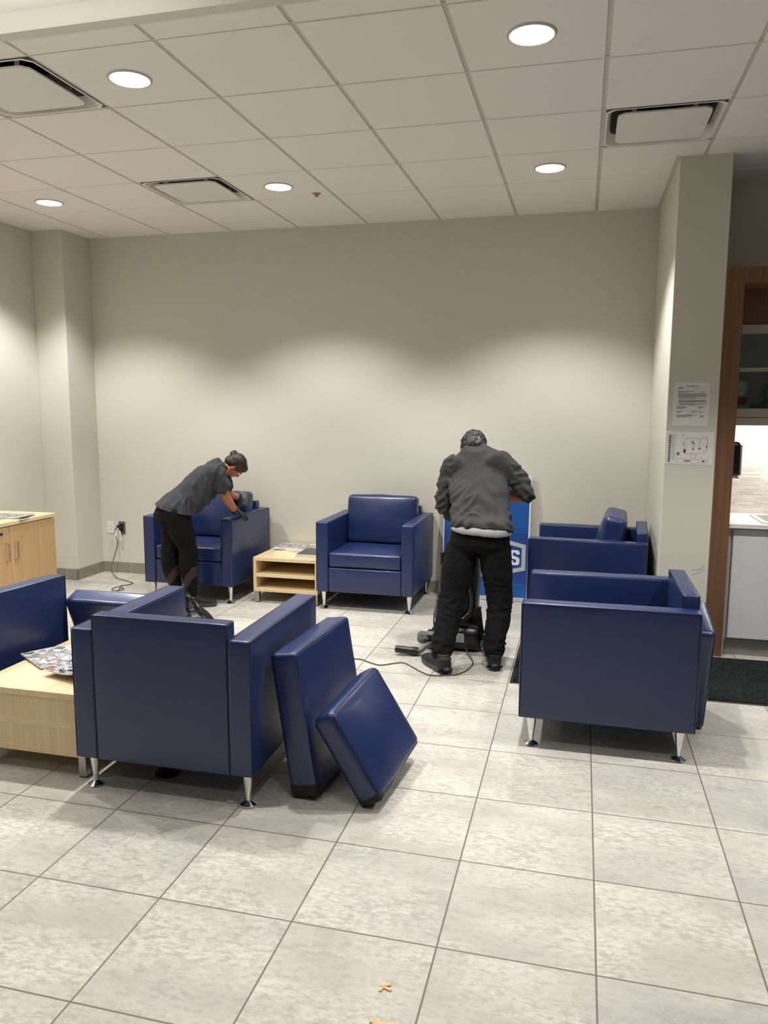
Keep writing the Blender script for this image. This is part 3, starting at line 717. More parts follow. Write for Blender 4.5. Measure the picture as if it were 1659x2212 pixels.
# strip lamp under the wall cabinet
t = thing('strip_light', 'slim strip light under the kitchen wall cabinet lighting the mosaic', 'light', (KX + 0.5, 5.62, 1.520))
obj('housing', B(-0.46, 0.46, -0.02, 0.02, -0.010, 0.0025), 'white_lam', t)
obj('lens', B(-0.45, 0.45, -0.015, 0.015, -0.013, -0.0101), mat('strip_lens', (255, 255, 255), 0.5, emit=((255, 248, 236), 14.0)), t)
l = bpy.data.lights.new('lamp', 'AREA'); l.shape = 'RECTANGLE'; l.size = 0.9; l.size_y = 0.03; l.energy = STRIP_W; l.color = (1, 0.97, 0.92)
lo = bpy.data.objects.new('lamp', l); COL.objects.link(lo); lo.parent = t; lo.location = (0, 0, -0.018)
tag(obj('worktop', B(KX, XR - 0.1, 5.215, YK - 0.009, 0.834, 0.862, bev=0.002), 'counter'), 'white kitchenette worktop beside the walnut panel', 'worktop')
t = thing('base_cabinet', 'white kitchenette base cabinet under the worktop', 'cabinet', (KX, 5.26, 0))
bm = bmesh.new(); box(bm, 0.001, 1.2, 0.022, 0.50, 0.10, 0.832); obj('carcass', bm, 'white_lam', t)
obj('filler', B(0.001, 0.022, 0.004, 0.0215, 0.0, 0.832), 'cab_beige', t)
for a, b in ((0.036, 0.60), (0.605, 1.17)):
    obj('door', B(a, b, 0.0, 0.020, 0.112, 0.822, bev=0.0015), 'white_lam', t)
obj('plinth', B(0.026, 1.2, 0.012, 0.030, 0.0, 0.102), 'steel', t)
t = thing('sink', 'white and steel sink set into the worktop at the right edge', 'sink', (1.13, 5.28, 0.862))
bm = bmesh.new(); w, d = 0.55, 0.41
for a in (box, ):
    box(bm, 0, w, 0, 0.03, 0.0005, 0.010, 0, bev=0.004); box(bm, 0, w, d - 0.03, d, 0.0005, 0.010, 0, bev=0.004); box(bm, 0, 0.03, 0.031, d - 0.031, 0.0005, 0.010, 0, bev=0.004); box(bm, w - 0.03, w, 0.031, d - 0.031, 0.0005, 0.010, 0, bev=0.004)
obj('rim', bm, 'counter', t)
bm = bmesh.new(); lathe(bm, [(0.17, 0.008), (0.165, 0.006), (0.150, 0.002), (0.001, 0.001)], (w / 2, d / 2, 0), 32)
obj('bowl', bm, 'steel', t, smooth=True)
obj('drainboard', B(0.031, w - 0.031, 0.031, d - 0.031, 0.0005, 0.0020), 'steel', t)
t = thing('faucet', 'black faucet base behind the sink at the right edge', 'faucet', (1.325, 5.742, 0.862))
bm = bmesh.new(); lathe(bm, [(0.026, 0), (0.026, 0.012), (0.018, 0.02), (0.016, 0.10), (0.014, 0.11)], n=20); obj('base', bm, 'black', t, smooth=True)
bm = bmesh.new(); tube(bm, smooth_path([(0, 0, 0.10), (0.01, -0.01, 0.18), (0.05, -0.06, 0.23), (0.09, -0.12, 0.22), (0.10, -0.14, 0.18)], 6), 0.010, 10); obj('spout', bm, 'black', t, smooth=True)
t = thing('towel_dispenser', 'black paper towel dispenser on the walnut side panel above the worktop', 'dispenser', (KX - 0.003, 5.56, 1.13))
bm = bmesh.new(); softbox(bm, (0.045, 0, 0.125), (0.088, 0.28, 0.235), r=0.03, crown=(0.006, 0, 0.004), n=8); obj('cover', bm, 'plastic_k', t, smooth=True)
bm = bmesh.new(); softbox(bm, (0.090, 0, 0.12), (0.012, 0.22, 0.20), r=0.005, n=5); obj('front_ridge', bm, 'plastic_g', t, smooth=True)
obj('tray', B(0.005, 0.085, -0.11, 0.11, 0.0, 0.010, bev=0.002), 'steel', t)
# mat
bm = bmesh.new(); box(bm, -0.335, 1.75, 4.375, 5.150, 0.002, 0.009, 0, bev=0.002); box(bm, -0.35, 1.765, 4.360, 5.165, 0.0, 0.004, 1)
tag(obj('floor_mat', bm, ['mat', 'black']), 'long black carpet mat on the floor in front of the kitchenette', 'mat')

# ------------------------------------------------------------------ small things on the floor
bm = bmesh.new()
for (x, y, a, s) in ((0, 0, 0.5, 0.0132), (0.0084, -0.0126, -0.3, 0.0108), (-0.0084, -0.0182, 1.2, 0.0084)):
    box(bm, -s, s, -s * 0.35, s * 0.35, 0, 0.004, mtx=Matrix.Translation((x, y, 0)) @ Matrix.Rotation(a, 4, 'Z'))
tag(obj('leaf_scrap', bm, 'plywood', loc=(-0.466, 1.883, 0.0005)), 'tiny torn tan leaf scrap on a floor tile near the bottom', 'litter')
bm = bmesh.new(); box(bm, -0.045, 0.045, -0.006, 0.006, 0, 0.004, bev=0.001); box(bm, -0.05, -0.04, -0.002, 0.010, 0.0, 0.005)
tag(obj('leaf_scrap', bm, 'plywood', loc=(-0.425, 1.752, 0.0005), rot=(0, 0, 0.1)), 'thin tan scrap at the very bottom edge of the picture', 'litter')
bm = bmesh.new(); lathe(bm, [(0.055, 0), (0.057, 0.006), (0.05, 0.012), (0.03, 0.016), (0.001, 0.016)], n=28)
tag(obj('rubber_disc', bm, 'black', loc=(-1.69, 2.86, 0), smooth=True), 'black round rubber disc on the floor under the nearest armchair', 'disc')

# ------------------------------------------------------------------ people
class Blob:
    """closed volumes fused by a voxel remesh into one continuous surface"""
    def __init__(s): s.bm = bmesh.new()
    def ell(s, c, r, R=None, sub=3):
        m = Matrix.Translation(c) @ (R.to_4x4() if R is not None else Matrix()) @ Matrix.Diagonal((r[0], r[1], r[2], 1))
        bmesh.ops.create_icosphere(s.bm, subdivisions=sub, radius=1.0, matrix=m); return s
    def limb(s, P, rr, flat=None, n=16):
        """tapered limb through the joints P; flat=(axis vector, factor) squashes the section"""
        P = [Vector(p) for p in P]; pts, rad = [], []
        sp = smooth_path(P, 6); N = len(P) - 1
        for i, p in enumerate(sp):
            u = i / 6.0; k = min(int(u), N - 1); f = u - k
            f = f * f * (3 - 2 * f); pts.append(p); rad.append(rr[k] * (1 - f) + rr[k + 1] * f)
        tube(s.bm, pts, 0, n, rr=rad)
        for p, r in ((pts[0], rad[0]), (pts[-1], rad[-1])): s.ell(p, (r * 0.999, r * 0.999, r * 0.999), sub=2)
        return s
    def loft(s, secs, n=28):
        """secs: (centre, half width vector, half depth vector, squareness)"""
        rings = []
        for c, a, b, p in secs:
            c, a, b = Vector(c), Vector(a), Vector(b); ring = []
            for k in range(n):
                t = 2 * PI * k / n; co, si = math.cos(t), math.sin(t)
                x = math.copysign(abs(co) ** (2 / p), co); y = math.copysign(abs(si) ** (2 / p), si)
                ring.append(s.bm.verts.new(c + a * x + b * y))
            rings.append(ring)
        for A, Bq in zip(rings, rings[1:]):
            for k in range(n): s.bm.faces.new((A[k], A[(k + 1) % n], Bq[(k + 1) % n], Bq[k]))
        s.bm.faces.new(rings[0]); s.bm.faces.new(rings[-1]); return s
    def make(s, name, mats, parent, voxel=0.007, smooth=6, fold=None, cut=None, matfn=None):
        bmesh.ops.recalc_face_normals(s.bm, faces=s.bm.faces)
        me = bpy.data.meshes.new(name); s.bm.to_mesh(me); s.bm.free()
        o = bpy.data.objects.new(name, me); COL.objects.link(o)
        r = o.modifiers.new('r', 'REMESH'); r.mode = 'VOXEL'; r.voxel_size = voxel; r.use_smooth_shade = True
        if smooth:
            q = o.modifiers.new('s', 'SMOOTH'); q.factor = 0.5; q.iterations = smooth
        dg = bpy.context.evaluated_depsgraph_get(); dg.update()
        m2 = bpy.data.meshes.new_from_object(o.evaluated_get(dg)); bpy.data.objects.remove(o)
        if fold:
            nm = [v.normal.copy() for v in m2.vertices]
            for v, n_ in zip(m2.vertices, nm): v.co += n_ * fold(v.co, n_)
        if cut:
            bm = bmesh.new(); bm.from_mesh(m2)
            for co, no in cut:
                bmesh.ops.bisect_plane(bm, geom=bm.verts[:] + bm.edges[:] + bm.faces[:], plane_co=co, plane_no=no, clear_outer=True)
                es = [e for e in bm.edges if len(e.link_faces) == 1]
                if es: bmesh.ops.holes_fill(bm, edges=es, sides=0)
            bm.to_mesh(m2); bm.free()
        for p in m2.polygons: p.use_smooth = True
        ob = link(name, m2, mats, parent)
        if matfn:
            for p in m2.polygons: p.material_index = matfn(p.center)
        return ob

def ridge(v, freq, stretch, seed=0.0):
    q = Vector((v.x * stretch[0], v.y * stretch[1], v.z * stretch[2])) * freq + Vector((seed, seed * 1.7, seed * 0.3))
    return 1 - abs(noise.noise(q)) * 2.2

def frame(fwd, up):
    """matrix whose local -Y looks along fwd and +Z along up"""
    f = Vector(fwd).normalized(); u = Vector(up); u = (u - f * u.dot(f)).normalized(); x = (-f).cross(u)
    return Matrix((( x.x, -f.x, u.x), (x.y, -f.y, u.y), (x.z, -f.z, u.z)))
def head(b, c, R, s=1.0, ears=True):
    """face looks along local -Y; c is the middle of the head"""
    c = Vector(c)
    def P(x, y, z): return c + R @ (Vector((x, y, z)) * s)
    b.ell(P(0, 0.012, 0.030), (0.074 * s, 0.092 * s, 0.085 * s), R)
    b.ell(P(0, -0.020, -0.030), (0.060 * s, 0.068 * s, 0.072 * s), R)
    b.ell(P(0, -0.050, -0.082), (0.030 * s, 0.028 * s, 0.022 * s), R)
    b.ell(P(0, -0.082, 0.030), (0.050 * s, 0.016 * s, 0.014 * s), R, 2)
    b.ell(P(0, -0.094, -0.012), (0.013 * s, 0.020 * s, 0.024 * s), R, 2)
    b.ell(P(0, -0.103, -0.024), (0.016 * s, 0.014 * s, 0.011 * s), R, 2)
    b.ell(P(0, -0.084, -0.052), (0.024 * s, 0.012 * s, 0.009 * s), R, 2)
    for sx in (-1, 1):
        b.ell(P(sx * 0.040, -0.070, -0.018), (0.024 * s, 0.018 * s, 0.020 * s), R, 2)
        b.ell(P(sx * 0.077, 0.012, -0.008), (0.009 * s, 0.019 * s, 0.033 * s), R @ Matrix.Rotation(sx * 0.25, 3, 'Z'), 2)
def face_bits(t, c, R, s=1.0):
    c = Vector(c)
    for sx in (-1, 1):
        bm = bmesh.new(); bmesh.ops.create_icosphere(bm, subdivisions=3, radius=0.0115 * s, matrix=Matrix.Translation(c + R @ (Vector((sx * 0.032, -0.0765, 0.010)) * s)))
        bmesh.ops.create_icosphere(bm, subdivisions=2, radius=0.0062 * s, matrix=Matrix.Translation(c + R @ (Vector((sx * 0.032, -0.0838, 0.010)) * s)))
        for f in bm.faces:
            if (f.calc_center_median() - (c + R @ (Vector((sx * 0.032, -0.0838, 0.010)) * s))).length < 0.0065 * s: f.material_index = 1
        obj('eye', bm, ['eye', 'inkdark'], t, smooth=True)
    bm = bmesh.new(); tube(bm, smooth_path([c + R @ (Vector((x, -0.093 - 0.004 * (1 - abs(x) / 0.024), -0.052)) * s) for x in (-0.024, 0, 0.024)], 4), 0.004 * s, 8)
    obj('lips', bm, 'lip', t, smooth=True)
def hand(b, wrist, d, palm_n, s=1.0, curl=(0.5, 0.6, 0.5), spread=0.05, thumb_side=1, grow=0.0):
    """palm and five fingers; d = direction wrist to knuckles, palm_n = direction the palm faces"""
    d = Vector(d).normalized(); n = Vector(palm_n); n = (n - d * n.dot(d)).normalized(); x = d.cross(n) * thumb_side
    w = Vector(wrist)
    R = Matrix(((x.x, d.x, n.x), (x.y, d.y, n.y), (x.z, d.z, n.z)))
    b.ell(w + d * 0.047 * s, (0.041 * s + grow, 0.052 * s + grow, 0.016 * s + grow), R, 3)
    b.ell(w + d * 0.012 * s, (0.028 * s + grow, 0.028 * s + grow, 0.020 * s + grow), R, 2)
    L = [(-0.031, 0.030, 0.021, 0.017, 0.0072), (-0.011, 0.038, 0.026, 0.019, 0.0080), (0.011, 0.042, 0.029, 0.020, 0.0084), (0.032, 0.038, 0.025, 0.019, 0.0082)]
    for i, (ox, a, bb, c, r) in enumerate(L):
        k = w + d * (0.086 - 0.006 * abs(i - 2)) * s + x * ox * s
        dr = (d + x * (ox * spread * 30)).normalized(); pts = [k - dr * 0.03 * s, k]; ang = 0
        for seg, cu in zip((a, bb, c), curl):
            ang += cu; v = dr * math.cos(ang) + n * math.sin(ang); k = k + v * seg * s; pts.append(k.copy())
        rr = [r * 1.05 * s + grow, r * 1.08 * s + grow, r * s + grow, r * 0.92 * s + grow, r * 0.78 * s + grow]
        tube(b.bm, pts, 0, 10, rr=rr)
        for p, q in zip(pts, rr): b.ell(p, (q, q, q), sub=2)
    k = w + d * 0.022 * s + x * 0.026 * s + n * 0.006 * s
    v1 = (d * 0.62 + x * 0.72 + n * 0.25).normalized(); v2 = (d * 0.85 + x * 0.30 + n * 0.42).normalized(); v3 = (d * 0.9 + x * 0.05 + n * 0.5).normalized()
    pts = [k, k + v1 * 0.036 * s, k + v1 * 0.036 * s + v2 * 0.032 * s, k + v1 * 0.036 * s + v2 * 0.032 * s + v3 * 0.024 * s]
    rr = [0.013 * s + grow, 0.0115 * s + grow, 0.0098 * s + grow, 0.0078 * s + grow]
    tube(b.bm, pts, 0, 10, rr=rr)
    for p, q in zip(pts, rr): b.ell(p, (q, q, q), sub=2)
def shoe(t, heel, toe, name='shoe', L=0.29, w=0.05, high=0.075, gloss=True, part=True):
    h, e = Vector(heel), Vector(toe); h.z = e.z = 0; d = (e - h).normalized(); L = (e - h).length; x = Vector((d.y, -d.x, 0))
    R = Matrix(((x.x, d.x, 0), (x.y, d.y, 0), (0, 0, 1)))
    def P(a, y, z): return h + x * a + d * (y * L) + Vector((0, 0, z))
    b = Blob()
    b.loft([(P(0, 0.02, 0.050), x * w * 0.55, Vector((0, 0, 0.030)), 2.4), (P(0, 0.10, 0.062), x * w * 0.74, Vector((0, 0, 0.048)), 2.4), (P(0, 0.28, 0.066), x * w * 0.78, Vector((0, 0, 0.052)), 2.3), (P(0, 0.45, 0.056), x * w * 0.84, Vector((0, 0, 0.040)), 2.3), (P(0, 0.65, 0.046), x * w * 0.96, Vector((0, 0, 0.028)), 2.3), (P(0, 0.85, 0.040), x * w * 0.86, Vector((0, 0, 0.022)), 2.3), (P(0, 0.985, 0.034), x * w * 0.45, Vector((0, 0, 0.012)), 2.2)])
    b.loft([(P(0, 0.06, 0.100), x * w * 0.66, d * w * 0.55, 2.2), (P(0, 0.19, 0.07), x * w * 0.7, d * L * 0.16, 2.2), (P(0, 0.19, 0.118), x * w * 0.62, d * L * 0.15, 2.2)])
    root = b.make(name, 'shoe', t, 0.005, 5)
    bm = bmesh.new(); n = 40; prof = []
    def ring(sc, z):
        rr = []
        for k in range(n):
            a = 2 * PI * k / n; yy = 0.5 - 0.5 * math.cos(a); ww = math.copysign((abs(math.sin(a)) ** 0.75), math.sin(a)) * (0.80 + 0.24 * yy * yy - 0.10 * math.exp(-((yy - 0.42) / 0.15) ** 2))
            rr.append(bm.verts.new(P(ww * w * sc, yy * 1.0 + (0.5 - yy) * (1 - sc), z)))
        return rr
    zs = [(0.95, 0.001), (1.02, 0.008), (1.04, 0.022), (0.99, 0.034)]
    rs = [ring(a, z) for a, z in zs]
    for A, Bq in zip(rs, rs[1:]):
        for k in range(n): bm.faces.new((A[k], A[(k + 1) % n], Bq[(k + 1) % n], Bq[k]))
    bm.faces.new(rs[0]); bm.faces.new(rs[-1])
    for v in bm.verts:
        y = (v.co - h).dot(d) / L
        if v.co.z > 0.015: v.co.z += 0.012 * max(0, 1 - y * 2.2) + 0.004 * max(0, y - 0.85) * 6
    obj('sole', bm, 'sole', root, smooth=True)
    if gloss:
        bm = bmesh.new(); pts = []
        for k in range(-7, 8):
            a = k / 7 * 1.25; pts.append(P(math.sin(a) * w * 0.78, 0.15 - 0.15 * math.cos(a), 0.020))
        tube(bm, smooth_path(pts, 2), 0.0095, 8); obj('heel_cushion', bm, 'solegloss', root, smooth=True)
    bm = bmesh.new()
    for k in range(4):
        y = 0.36 + 0.07 * k; z = 0.104 - 0.011 * k
        tube(bm, smooth_path([P(-w * 0.45, y, z - 0.014), P(0, y + 0.01, z), P(w * 0.45, y, z - 0.014)], 4), 0.0028, 6)
    obj('laces', bm, 'black', root, smooth=True)
    return root

# ---- the man: stands with his back to us, stooped over the vacuum cleaner
man = thing('person', 'man seen from behind in grey long-sleeved top and black trousers stooping over a vacuum cleaner', 'person', (-0.60, 4.62, 0), group=None)
O_ = Vector((-0.60, 4.62, 0))
man_root = man; man.location = (0, 0, 0)
pelv = Vector((-0.578, 4.68, 0.80)); chest = Vector((-0.625, 4.86, 1.10)); neck = Vector((-0.668, 5.00, 1.275))
shL, shR = Vector((-0.800, 4.93, 1.215)), Vector((-0.478, 4.93, 1.245))
elL, wrL = Vector((-0.838, 4.88, 0.975)), Vector((-0.785, 4.985, 0.865))
elR, wrR = Vector((-0.332, 4.885, 1.052)), Vector((-0.525, 5.060, 0.985))
hipL, hipR = Vector((-0.672, 4.68, 0.755)), Vector((-0.490, 4.68, 0.765))
knL, knR = Vector((-0.742, 4.66, 0.415)), Vector((-0.447, 4.70, 0.425))
anL, anR = Vector((-0.772, 4.475, 0.095)), Vector((-0.468, 4.600, 0.095))
hc = Vector((-0.690, 5.110, 1.305)); HR = frame((-0.28, 0.62, -0.74), (-0.12, 0.72, 0.62))
b = Blob()
b.loft([(pelv + Vector((0, 0, -0.08)), (0.15, 0, 0), (0, 0.085, 0), 2.4), (pelv, (0.160, 0, 0), (0, 0.092, 0), 2.4), ((-0.585, 4.725, 0.92), (0.135, 0, 0), (0, 0.076, 0.02), 2.3), (chest + Vector((0, -0.01, 0)), (0.150, 0, 0.01), (0, 0.080, 0.03), 2.4), ((-0.640, 4.930, 1.205), (0.150, 0, 0.015), (0, 0.062, 0.04), 2.3), (neck + Vector((0, 0.0, -0.05)), (0.05, 0, 0), (0, 0.035, 0.02), 2.0)])
b.limb([neck + Vector((0, 0.0, -0.04)), hc + HR @ Vector((0, 0.03, -0.04))], [0.040, 0.048])
head(b, hc, HR, 0.96)
b.limb([shL, elL, wrL], [0.046, 0.034, 0.026]); b.limb([shR, elR, elR.lerp(wrR, 0.45), wrR], [0.046, 0.038, 0.043, 0.029])
b.limb([hipL, knL, anL], [0.086, 0.056, 0.040]); b.limb([hipR, knR, anR], [0.086, 0.056, 0.040])
b.limb([anL + Vector((0, 0, -0.03)), anL + Vector((-0.06, 0.085, -0.050))], [0.028, 0.020]); b.limb([anR + Vector((0, 0, -0.03)), anR + Vector((-0.015, 0.10, -0.050))], [0.028, 0.020])
hand(b, wrL, (0.35, 0.92, -0.05), (0.95, -0.3, 0.1), 0.98, curl=(0.9, 1.1, 0.8), thumb_side=-1)
hand(b, wrR, (-0.25, 0.95, 0.02), (0, 0.05, -1.0), 0.98, curl=(0.8, 1.1, 0.8), thumb_side=1)
b.make('body', 'skin', man, 0.005, 3)
face_bits(man, hc, HR, 0.98)
b = Blob()   # hair: cap over crown and back, short at the nape
def HP(x, y, z): return hc + HR @ Vector((x, y, z))
b.ell(HP(0, 0.020, 0.040), (0.083, 0.094, 0.084), HR); b.ell(HP(0, 0.055, -0.010), (0.070, 0.056, 0.062), HR)
b.ell(HP(0, -0.050, 0.072), (0.055, 0.050, 0.042), HR)
for s_ in (-1, 1): b.ell(HP(s_ * 0.064, 0.010, 0.012), (0.020, 0.045, 0.040), HR)
b.make('hair', 'hair_k', man, 0.005, 3, fold=lambda p, n_: 0.006 * noise.noise(Vector((p.x * 90, p.y * 45, p.z * 45))) + 0.003)
# long-sleeved top
def back_fold(p, n_):
    f = 0.0
    dx = p.x + 0.60
    # drapes running from the shoulders down to the middle of the back, and rolls over the waist
    u = abs(dx) * 0.95 + (p.z - 1.0) * 0.85
    f += 0.015 * (ridge(Vector((u, dx * 0.35, p.z * 0.2)), 15, (1, 1, 1), 2.0) - 0.35) * min(1, max(0, (1.16 - p.z) / 0.12))
    w = math.exp(-((p.z - 0.935) / 0.055) ** 2)
    f += 0.016 * (ridge(Vector((dx * 0.22, p.y * 0.2, p.z + 0.9 * dx * dx)), 21, (1, 1, 1), 5.0) - 0.35) * w
    f += 0.006 * noise.noise(p * 14)
    if p.x > -0.42 or p.x < -0.785: f += 0.011 * (ridge(Vector((p.x * 0.8, p.y * 0.5, p.z * 1.4)), 17, (1, 1, 1), 7.0) - 0.3)
    return max(f, -0.010) + 0.003
b = Blob()
b.loft([((-0.572, 4.655, 0.850), (0.186, 0, -0.006), (0, 0.122, -0.022), 2.7), ((-0.575, 4.675, 0.900), (0.185, 0, 0), (0, 0.126, 0.0), 2.7), ((-0.583, 4.735, 0.965), (0.178, 0, 0), (0, 0.124, 0.04), 2.6), ((-0.600, 4.80, 1.035), (0.180, 0, 0.004), (0, 0.124, 0.05), 2.6), ((-0.620, 4.865, 1.120), (0.186, 0, 0.008), (0, 0.120, 0.06), 2.7), ((-0.634, 4.920, 1.195), (0.194, 0, 0.016), (0, 0.100, 0.06), 2.5), ((-0.642, 4.955, 1.245), (0.176, 0, 0.018), (0, 0.085, 0.06), 2.4), ((-0.650, 4.980, 1.285), (0.120, 0, 0.012), (0, 0.072, 0.05), 2.2), ((-0.658, 4.995, 1.312), (0.084, 0, 0.004), (0, 0.064, 0.04), 2.0), ((-0.664, 5.005, 1.330), (0.070, 0, 0), (0, 0.056, 0.03), 2.0)])
b.ell(shL + Vector((0.040, 0.020, -0.020)), (0.090, 0.066, 0.066)); b.ell(shR + Vector((-0.040, 0.020, -0.016)), (0.090, 0.066, 0.066))
b.limb([shL + Vector((0.01, 0, 0)), (shL + elL) / 2 + Vector((-0.006, 0, 0)), elL, (elL + wrL) / 2, elL.lerp(wrL, 0.93)], [0.066, 0.057, 0.052, 0.048, 0.040])
b.limb([shR + Vector((-0.01, 0, 0)), (shR + elR) / 2 + Vector((0.012, -0.005, 0.008)), elR + Vector((0.006, -0.006, 0.002))], [0.068, 0.062, 0.055])
b.make('shirt', 'shirt_m', man, 0.0065, 14, fold=back_fold)
# undershirt hem
b = Blob()
b.loft([((-0.568, 4.648, 0.845), (0.182, 0, -0.012), (0, 0.118, 0.018), 2.7), ((-0.570, 4.650, 0.870), (0.184, 0, -0.006), (0, 0.120, 0.02), 2.7), ((-0.575, 4.665, 0.91), (0.165, 0, 0), (0, 0.105, 0.02), 2.7)])
b.make('undershirt', 'under', man, 0.006, 3, fold=lambda p, n_: 0.004 * noise.noise(Vector((p.x * 40, p.y * 40, p.z * 14))) + (0.005 if p.z < 0.862 else 0))
# trousers
def tfold(p, n_):
    k = math.exp(-((p.z - 0.38) / 0.09) ** 2) + 1.4 * math.exp(-((p.z - 0.15) / 0.06) ** 2) + 0.35
    return 0.008 * k * (ridge(Vector((p.x * 0.5 + p.z * 0.35, p.y * 0.6, p.z)), 27, (1, 1, 1), 3.0) - 0.5)
b = Blob()
b.loft([((-0.585, 4.685, 0.715), (0.165, 0, 0), (0, 0.100, 0), 2.8), ((-0.580, 4.672, 0.755), (0.184, 0, 0), (0, 0.120, 0), 2.8), ((-0.578, 4.668, 0.81), (0.180, 0, 0), (0, 0.122, 0.01), 2.7), ((-0.577, 4.672, 0.872), (0.166, 0, 0), (0, 0.102, 0.01), 2.6)])
b.limb([(-0.680, 4.68, 0.73), (-0.708, 4.675, 0.60), (-0.737, 4.66, 0.43), (-0.752, 4.60, 0.30), (-0.766, 4.52, 0.18), (-0.772, 4.475, 0.105)], [0.104, 0.103, 0.090, 0.080, 0.070, 0.060], n=20)
b.limb([(-0.488, 4.68, 0.73), (-0.474, 4.69, 0.60), (-0.456, 4.70, 0.43), (-0.455, 4.67, 0.30), (-0.466, 4.62, 0.18), (-0.470, 4.595, 0.105)], [0.101, 0.096, 0.082, 0.075, 0.070, 0.062], n=20)
b.make('trousers', 'trous', man, 0.0065, 4, fold=tfold, cut=[((0, 0, 0.085), (0, 0, -1))])
bm = bmesh.new()   # grey stripe down the left side seam
pts = smooth_path([(-0.752, 4.672, 0.83), (-0.778, 4.668, 0.72), (-0.804, 4.665, 0.58), (-0.826, 4.645, 0.43), (-0.834, 4.585, 0.30)], 6)
for i, p in enumerate(pts): pass
tube(bm, [p + Vector((0.010, -0.012, 0)) for p in pts], 0.016, 8); obj('side_stripe', bm, 'stripe', man, smooth=True)
shoe(man, (-0.722, 4.395, 0), (-0.905, 4.640, 0), w=0.056)
shoe(man, (-0.455, 4.535, 0), (-0.500, 4.830, 0), w=0.056)

# ---- the vacuum cleaner between his feet
vac = thing('vacuum_cleaner', 'black upright vacuum cleaner between the man\'s legs, hose end lying on the floor', 'vacuum cleaner', (0, 0, 0))
R6 = Matrix.Rotation(math.radians(3), 4, 'Z')
bm = bmesh.new(); softbox(bm, (0, 0, 0.052), (0.36, 0.27, 0.075), r=0.025, crown=(0.0, 0.012, 0.012), n=8, mtx=Matrix.Translation((-0.765, 4.985, 0)) @ R6)
hd = obj('floor_head', bm, 'plastic_k', vac, smooth=True)
bm = bmesh.new(); lathe(bm, [(0.035, -0.03), (0.042, -0.02), (0.044, 0.03), (0.030, 0.05), (0.012, 0.055)], n=8, mtx=Matrix.Translation((-0.950, 4.875, 0.072)) @ Matrix.Rotation(-PI / 2, 4, 'Y'))
obj('motor_cap', bm, 'plastic_g', hd, smooth=False)
bm = bmesh.new(); lathe(bm, [(0.046, -0.09), (0.048, -0.08), (0.048, 0.10), (0.040, 0.11)], n=24, mtx=Matrix.Translation((-0.845, 4.885, 0.078)) @ Matrix.Rotation(PI / 2, 4, 'Y'))
obj('motor_housing', bm, 'plastic_k', hd, smooth=True)
bm = bmesh.new(); lathe(bm, [(0.072, -0.11), (0.078, -0.10), (0.080, 0.06), (0.070, 0.085), (0.03, 0.095)], n=28, mtx=Matrix.Translation((-0.685, 4.90, 0.105)) @ Matrix.Rotation(PI / 2, 4, 'Y'))
mh = obj('dust_chamber', bm, 'plastic_k', vac, smooth=True)
bm = bmesh.new(); softbox(bm, (0, 0, 0), (0.052, 0.004, 0.058), r=0.0018, n=3, mtx=Matrix.Translation((-0.712, 4.8195, 0.105)))
for k in range(4): box(bm, -0.73 + 0.004 * k, -0.70, 4.8165, 4.8172, 0.085 + 0.011 * k, 0.088 + 0.011 * k, 1)
obj('sticker', bm, ['sign_grey', 'ink'], mh)
bm = bmesh.new(); lathe(bm, [(0.026, -0.05), (0.030, -0.045), (0.030, 0.05), (0.026, 0.055)], n=20, mtx=Matrix.Translation((-0.585, 4.895, 0.060)) @ Matrix.Rotation(PI / 2, 4, 'Y'))
obj('side_tube', bm, 'plastic_g', hd, smooth=True)
for x in (-0.545, -0.94):
    bm = bmesh.new(); lathe(bm, [(0.02, -0.012), (0.034, -0.010), (0.036, 0), (0.034, 0.010), (0.02, 0.012)], n=24, mtx=Matrix.Translation((x, 4.93 if x > -0.7 else 5.06, 0.036)) @ Matrix.Rotation(PI / 2, 4, 'Y'))
    obj('wheel', bm, 'black', hd, smooth=True)
# upright bag housing leaning back towards the wall side
m = Matrix.Translation((-0.752, 4.975, 0.115)) @ Matrix.Rotation(math.radians(-4), 4, 'X') @ Matrix.Rotation(math.radians(2), 4, 'Y')
bm = bmesh.new(); softbox(bm, (0, 0, 0.30), (0.215, 0.115, 0.60), r=0.035, crown=(0.012, 0.020, 0.01), n=9, mtx=m, wob=0.003)
bh = obj('bag_housing', bm, 'plastic_k', vac, smooth=True)
bm = bmesh.new(); softbox(bm, (0, 0.012, 0.28), (0.028, 0.09, 0.58), r=0.010, n=6, mtx=Matrix.Translation((0.113, 0, 0)) @ m)
obj('rear_rail', bm, 'plastic_g', bh, smooth=True)
bm = bmesh.new(); softbox(bm, (0, 0, 0), (0.05, 0.035, 0.03), r=0.006, n=4, mtx=Matrix.Translation((-0.618, 4.94, 0.275))); obj('cord_hook', bm, 'plastic_k', bh, smooth=True)
bm = bmesh.new(); softbox(bm, (0, 0, 0), (0.03, 0.03, 0.09), r=0.008, n=4, mtx=Matrix.Translation((-0.850, 4.93, 0.60))); obj('latch', bm, 'plastic_k', bh, smooth=True)
bm = bmesh.new(); tube(bm, smooth_path([(-0.615, 4.93, 0.26), (-0.600, 4.90, 0.18), (-0.585, 4.885, 0.13), (-0.560, 4.88, 0.105)], 5), 0.026, 14); obj('connector_tube', bm, 'plastic_k', bh, smooth=True)
bm = bmesh.new(); pth = smooth_path([(-0.755, 5.00, 0.68), (-0.745, 5.02, 0.78), (-0.728, 5.055, 0.88), (-0.665, 5.110, 0.945), (-0.580, 5.128, 0.956), (-0.480, 5.118, 0.952)], 6)
tube(bm, pth, 0.0135, 12); obj('handle', bm, 'plastic_k', vac, smooth=True)
